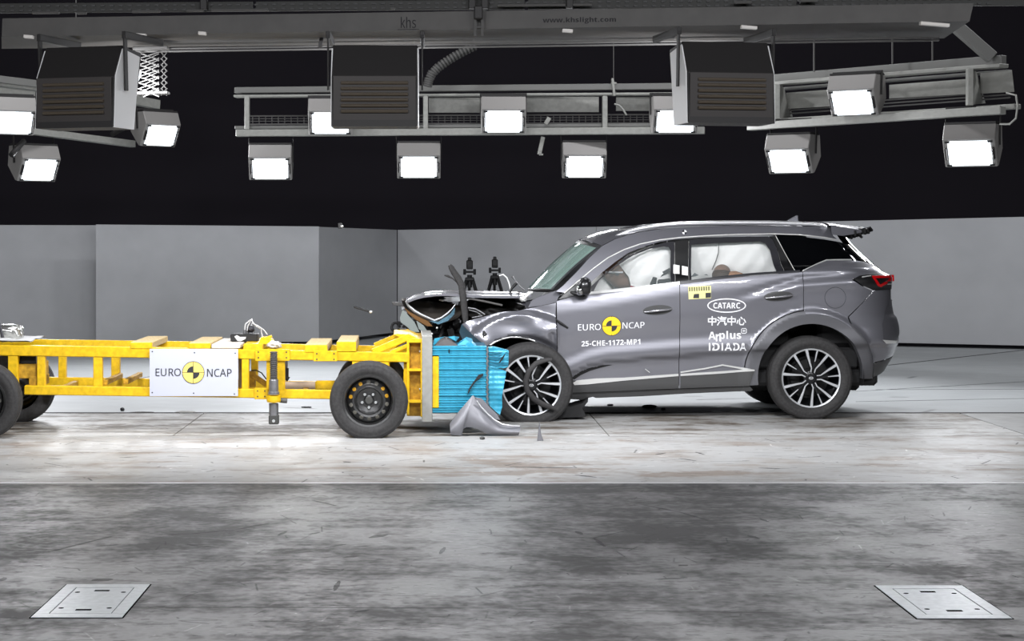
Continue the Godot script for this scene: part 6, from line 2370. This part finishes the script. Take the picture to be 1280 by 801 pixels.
func dummies() -> void:
	M.skin = mat([0.46, 0.35, 0.29], 0.6)
	M.skin_light = mat([0.62, 0.45, 0.32], 0.6)
	M.suit = mat([0.20, 0.21, 0.26], 0.8)
	# driver, slumped into the airbag; all points in the car's axes
	var hd := Z(768.5, 336, .52)
	var bones := [[Vector3(-1.12, .80, .36), Vector3(-1.18, .80, .36), .15, .16], [Vector3(-1.15, .82, .36), Vector3(-1.22, 1.10, .36), .15, .17], [Vector3(-1.26, 1.16, .40), hd + Vector3(.03, -.10, -.02), .075, .068],
		[Vector3(-1.24, 1.13, .20), Vector3(-1.24, 1.13, .53), .075, .075], [Vector3(-1.24, 1.12, .54), Vector3(-1.40, .94, .56), .055, .047], [Vector3(-1.40, .94, .56), Vector3(-1.62, 1.03, .50), .045, .034],
		[Vector3(-1.24, 1.12, .19), Vector3(-1.42, .92, .16), .055, .047], [Vector3(-1.42, .92, .16), Vector3(-1.64, 1.02, .22), .045, .034],
		[Vector3(-1.62, 1.03, .50), Vector3(-1.70, 1.05, .48), .032, .022], [Vector3(-1.64, 1.02, .22), Vector3(-1.72, 1.04, .24), .032, .022],
		[Vector3(-1.15, .76, .46), Vector3(-1.58, .84, .48), .085, .065], [Vector3(-1.58, .84, .48), Vector3(-1.86, .66, .47), .058, .04],
		[Vector3(-1.15, .76, .26), Vector3(-1.58, .84, .25), .085, .065], [Vector3(-1.58, .84, .25), Vector3(-1.86, .66, .26), .058, .04],
		[hd + Vector3(.02, -.03, 0), hd + Vector3(-.01, .05, 0), .075, .088], [hd + Vector3(-.03, -.07, 0), hd + Vector3(-.05, -.05, 0), .05, .045],
		[hd + Vector3(-.088, .0, 0), hd + Vector3(-.105, -.022, 0), .010, .013], [hd + Vector3(-.01, -.01, .083), hd + Vector3(-.005, .015, .085), .012, .014]]
	var t := thing("crash_test_dummy", "brown-headed crash test dummy slumped between the airbags behind the steering position", "crash dummy", c_at, CYAW, "")
	var st := mb()
	field_mesh(st, bones, .017, .02)
	obj("body", st, M.skin, t)
	st = mb()
	tube(st, [hd + Vector3(-.085, -.025, .05), hd + Vector3(-.02, -.03, .088), hd + Vector3(.06, -.03, .075)], .016, 6, .5)
	obj("tape_band", st, M.letter_white, t, "white tape across the head")
	st = mb()
	var fp := Z(772, 341.5, .61)
	lathe(st, [Vector2(.02, 0), Vector2(.02, .004), Vector2(.0001, .005)], Transform3D(Basis.IDENTITY, fp + Vector3(0, 0, -.012)), 16)
	obj("target_mark", st, M.ink, t)
	st = mb()
	lump(st, Z(794, 358.5, .55), Vector3(.05, .02, .04), 6, .3)
	obj("painted_hand", st, mat([0.75, 0.3, 0.33], 0.6), t, "red painted patch")
	# rear passenger
	hd = Z(904, 346, .68)
	bones = [[Vector3(-.30, .82, .34), Vector3(-.34, 1.0, .34), .13, .14], [Vector3(-.36, 1.03, .34), hd + Vector3(.0, -.08, -.02), .055, .05], [Vector3(-.36, 1.02, .22), Vector3(-.36, 1.02, .48), .06, .06],
		[Vector3(-.36, 1.02, .49), Vector3(-.52, .90, .50), .045, .038], [Vector3(-.52, .90, .50), Vector3(-.70, .98, .46), .036, .026], [Vector3(-.36, 1.02, .2), Vector3(-.52, .9, .18), .045, .038], [Vector3(-.52, .9, .18), Vector3(-.70, .97, .2), .036, .026],
		[Vector3(-.30, .80, .42), Vector3(-.68, .84, .43), .07, .055], [Vector3(-.68, .84, .43), Vector3(-.74, .62, .43), .05, .035], [Vector3(-.30, .80, .26), Vector3(-.68, .84, .25), .07, .055], [Vector3(-.68, .84, .25), Vector3(-.74, .62, .25), .05, .035],
		[hd + Vector3(.02, -.02, 0), hd + Vector3(-.01, .035, 0), .065, .075], [hd + Vector3(-.03, -.05, 0), hd + Vector3(-.04, -.04, 0), .042, .04], [hd + Vector3(-.08, 0, 0), hd + Vector3(-.092, -.015, 0), .009, .011]]
	t = thing("crash_test_dummy", "crash test dummy low behind the rear door window, only its brown head showing", "crash dummy", c_at, CYAW, "")
	st = mb()
	field_mesh(st, bones, .017, .018)
	obj("body", st, M.skin, t)
	st = mb()
	lump(st, Z(902, 343.5, .70), Vector3(.085, .058, .08), 12, .1)
	obj("hair_cap", st, mat([0.22, 0.13, 0.06], 0.7), t, "dark brown cap")
	st = mb()
	lump(st, Z(917, 344.5, .73), Vector3(.08, .035, .05), 13, .35)
	obj("painted_face", st, M.skin_light, t, "orange painted patch")

func tripod(u, v, d: float, label: String) -> void:
	var top := P(u, v, d)
	var t := thing("camera_tripod", label, "camera tripod", Vector3(top.x, 0, top.z), 0.0, "two camera tripods by the grey screen")
	var h := top.y
	for k in 3:
		var st := mb()
		var a := 0.5 + TAU * k / 3
		var o: Vector3 = Vector3(cos(a), 0, sin(a))
		bar(st, Vector3(0, h - .30, 0) + o * .045, Vector3(0, .62, 0) + o * .17, .04, .04, .004)
		tube(st, [Vector3(0, .62, 0) + o * .17, Vector3(0, .01, 0) + o * .28], .012, 8)
		obj("leg", st, M.black, t)
	var st := mb()
	tube(st, [Vector3(0, h - .42, 0), Vector3(0, h - .24, 0)], .035, 10)
	box(st, Vector3(0, h - .30, 0), Vector3(.13, .05, .12), Basis.IDENTITY, .01)
	for s in [-1, 1]: tube(st, [Vector3(s * .07, h - .24, .02), Vector3(s * .07, h - .16, .02)], .02, 8)
	box(st, Vector3(0, h - .2, 0), Vector3(.16, .03, .1), Basis.IDENTITY, .006)
	obj("head", st, M.dark_plastic, t)
	st = mb()
	box(st, Vector3(0, h - .10, 0), Vector3(.09, .13, .16), Basis.IDENTITY, .01)
	box(st, Vector3(0, h - .02, 0), Vector3(.05, .05, .07), Basis.IDENTITY, .008)
	tube(st, [Vector3(0, h - .10, .08), Vector3(0, h - .10, .16)], .035, 12)
	obj("camera", st, M.black, t)

func clutter() -> void:
	hatch(-1.632, -1.267, 7.685, 8.43, M.hatch, "steel floor hatch on the trolley's side of the front zone")
	hatch(1.912, 2.292, 7.665, 8.40, M.hatch, "steel floor hatch on the car's side of the front zone, with one scuffed slot")
	tripod(587, 322, 27.0, "black camera tripod nearer to the standing rubber strip")
	tripod(618.5, 321, 28.6, "black camera tripod nearer to the windscreen")
	# things lying on the trolley
	var t := thing("sensor_box", "dark sensor box with pale tape and loose white wires, on the trolley's top", "sensor box", t_at, TY)
	var st := mb()
	var a := T(288, 427, 0.1)
	var b := T(322, 417.5, 0.1)
	box2(st, Vector3(a.x, a.y + .002, -.1), Vector3(b.x, b.y, .1), .006)
	obj("case", st, M.dark_plastic, t)
	st = mb()
	extrude(st, t2([[293, 420.5], [296, 418.8], [300, 421], [307.5, 421], [307, 423.5], [301, 426.5], [297, 426]], .1), Transform3D.IDENTITY, .1, .106, .001)
	obj("tape", st, M.cloth, t)
	st = mb()
	for u in [306, 309, 312, 316]: tube(st, [T(u, 418, .02), T(u, 412.5, .02)], .010, 8)
	obj("plug", st, M.steel, t)
	st = mb()
	tube(st, [T(306, 412, .0), T(307, 405, .0), T(311, 401.5, 0), T(315, 398.5, 0), T(315.5, 403, 0), T(320, 408, 0), T(326, 411, 0), T(327, 416, 0), T(328, 421, 0)], .006, 6)
	tube(st, [T(313, 412, .03), T(315, 404, .03), T(322, 407, .03), T(330, 412.5, .03), T(334, 418, .03)], .005, 6)
	tube(st, [T(309, 413, .05), T(310, 407, .05), T(314, 400, .05), T(319, 406, .05)], .004, 6)
	obj("wire", st, M.cloth, t)
	st = mb()
	lump(st, T(313.5, 411, .03), Vector3(.03, .025, .03), 3, .4)
	obj("connector", st, M.ink, t)
	t = thing("foil_canister", "crinkled foil-wrapped canister lying on the trolley's rear end", "canister", t_at, TY)
	st = mb()
	var c := T(8, 416, 0.05)
	lump(st, c + Vector3(.02, 0, 0), Vector3(.115, .07, .10), 44, .16, 5.0, 22, 34, .6)
	obj("canister", st, M.foil, t)
	st = mb()
	lump(st, T(-12, 415, .05), Vector3(.09, .075, .1), 45, .3, 6.0, 20, 30, .7)
	obj("foil_knot", st, M.foil, t)
	st = mb()
	tube(st, [T(-1, 404, .1), T(1, 412, .15), T(4, 424, .15)], .012, 6)
	obj("strap", st, M.ink, t)
	t = thing("cloth_pad", "flat pale cloth pad under the foil-wrapped canister", "cloth", t_at, TY)
	st = mb()
	var g := []
	for i in 9:
		var row := []
		for j in 13:
			var p := T(lerpf(-20, 50, j / 12.0), 427.5, .0)
			row.append(Vector3(p.x, T(20, 431.2, .5).y + .024 + .012 * sin(j * 1.1 + i) * sin(i * .8) + .008, lerpf(-.3, .46, i / 8.0) + (.03 * sin(j * .7))))
		g.append(row)
	sheet(st, g, Vector3.UP)
	var g2 := []
	for row in g:
		var r := []
		for p in row: r.append(p - Vector3(0, .008, 0))
		g2.append(r)
	sheet(st, g2, Vector3.DOWN)
	obj("cloth", st, M.cloth, t)
	# torn arch flare on the floor before the barrier
	t = thing("torn_flare", "torn grey wheel arch flare lying on the floor before the barrier", "car part")
	st = mb()
	var d := 14.93
	var rows := []
	var outer := [[562, 529.5], [570, 518], [581, 505], [591, 494], [594, 497.5], [600, 506], [608, 516], [617, 524], [628, 530], [640, 532], [650, 532.5]]
	var inner := [[563.5, 543.5], [571, 543.7], [577, 543.8], [578, 537], [583, 534], [591, 534], [600, 537], [607, 541], [616, 543.8], [632, 544], [648, 543.6]]
	for r in 7:
		var f := r / 6.0
		var row := []
		for i in outer.size():
			var p0 := P(outer[i][0], outer[i][1], d + .05)
			var p1 := P(inner[i][0], inner[i][1], d)
			var p := p0.lerp(p1, f)
			p.z += .05 * sin(f * PI) + .02 * sin(i * 1.3)
			p.y = maxf(p.y, .004)
			row.append(p)
		rows.append(row)
	sheet(st, rows, Vector3.BACK)
	var back := []
	for row in rows:
		var r := []
		for p in row: r.append(p + Vector3(.003, .002, -.008))
		back.append(r)
	sheet(st, back, Vector3.FORWARD)
	for i in outer.size() - 1:
		face(st, [rows[0][i], rows[0][i + 1], back[0][i + 1], back[0][i]], Vector3.UP)
		face(st, [rows[6][i], rows[6][i + 1], back[6][i + 1], back[6][i]], Vector3.DOWN)
	obj("shell", st, M.flare_torn, t)
	st = mb()
	var lip := []
	for q in [[596, 500.5], [601, 508], [609, 516.5], [618, 524.5], [628, 530.2], [640, 532], [650, 532.4]]: lip.append(P(q[0], q[1], d + .0))
	tube(st, lip, .006, 6)
	obj("lip", st, M.rail, t)
	st = mb()
	var e0 := [[596, 500], [593, 496.5], [602, 498], [607, 503], [614, 511], [622, 518.5], [625.5, 525], [618, 524], [608, 516]]
	var ee := []
	for q in e0:
		var p := P(q[0], q[1], d + .06)
		ee.append(Vector2(p.x, p.y))
	extrude(st, ee, Transform3D.IDENTITY, -d - .09, -d - .06, .003)
	obj("inner_flange", st, M.flare_torn, t)
	# small debris
	t = thing("debris_spike", "small grey plastic spike standing on the floor before the car's front wheel", "debris")
	st = mb()
	extrude(st, [Vector2(-.022, 0), Vector2(.026, 0), Vector2(.008, .05), Vector2(-.004, .145)], Transform3D(Basis.IDENTITY, Vector3(P(675, 550.5, 14.6).x, .0, -14.6)), -.02, .02, .003)
	obj("spike", st, M.flare_torn, t)
	for k in [[453, 386.5, 15.6, .085, .018, -.3, "dark plastic sliver in mid air above the trolley's front wheel"], [425, 282, 16.5, .02, .05, .1, "tiny dark fragment in mid air at the top of the slanting grey screen"]]:
		t = thing("flying_fragment", k[6], "debris", P(k[0], k[1], k[2]), 0.0, "fragments in the air")
		st = mb()
		box(st, Vector3.ZERO, Vector3(k[3] * 1.7, k[4], .03), Basis(Vector3.BACK, k[5]), .004)
		obj("sliver", st, M.dark_plastic, t)
		st = mb()
		lump(st, Vector3(k[3] * .8, -k[3] * .25, .01), Vector3(.014, .012, .012), 5, .3, 2.0, 6, 8)
		obj("bright_end", st, M.bright, t)
	var bits := [[153, 513.5, .02, .03, "dark clip on the floor under the trolley, beside the rear wheel"], [178, 516, .11, .012, "grey scraps on the floor groove under the sign panel's near end"], [232, 516, .09, .02, "pale wire scrap on the floor under the sign panel"], [383, 509.5, .05, .012, "dark wire bit on the floor behind the trolley's front wheel"], [763, 507, .03, .016, "black bolt on the floor under the car's front door"], [812, 510, .07, .03, "brown lump on the floor under the car's rear door"], [829, 512, .02, .016, "black crumb on the floor beside the brown lump"], [603, 549, .02, .02, "grey crumb on the floor before the torn flare"]]
	for i in bits.size():
		var q = bits[i]
		t = thing("floor_scrap", q[4], "debris", ground(q[0], q[1]), 0.0, "scraps on the floor")
		st = mb()
		lump(st, Vector3(0, q[3] * .45, 0), Vector3(q[2], q[3] * .6, .03), 60 + i, .5, 3.0, 8, 12)
		obj("scrap", st, [M.dark_plastic, M.dim_metal, M.cloth, M.dark_plastic, M.black, M.brown, M.black, M.dim_metal][i], t)
	# tow rail that runs in the track groove
	t = thing("tow_rail", "dark tow rail lying in the floor groove that runs behind the trolley and car", "rail")
	st = mb()
	box2(st, Vector3(-12.9, -.011, -16.99), Vector3(14.9, .006, -16.96), .001)
	obj("rail", st, M.dim_metal, t)
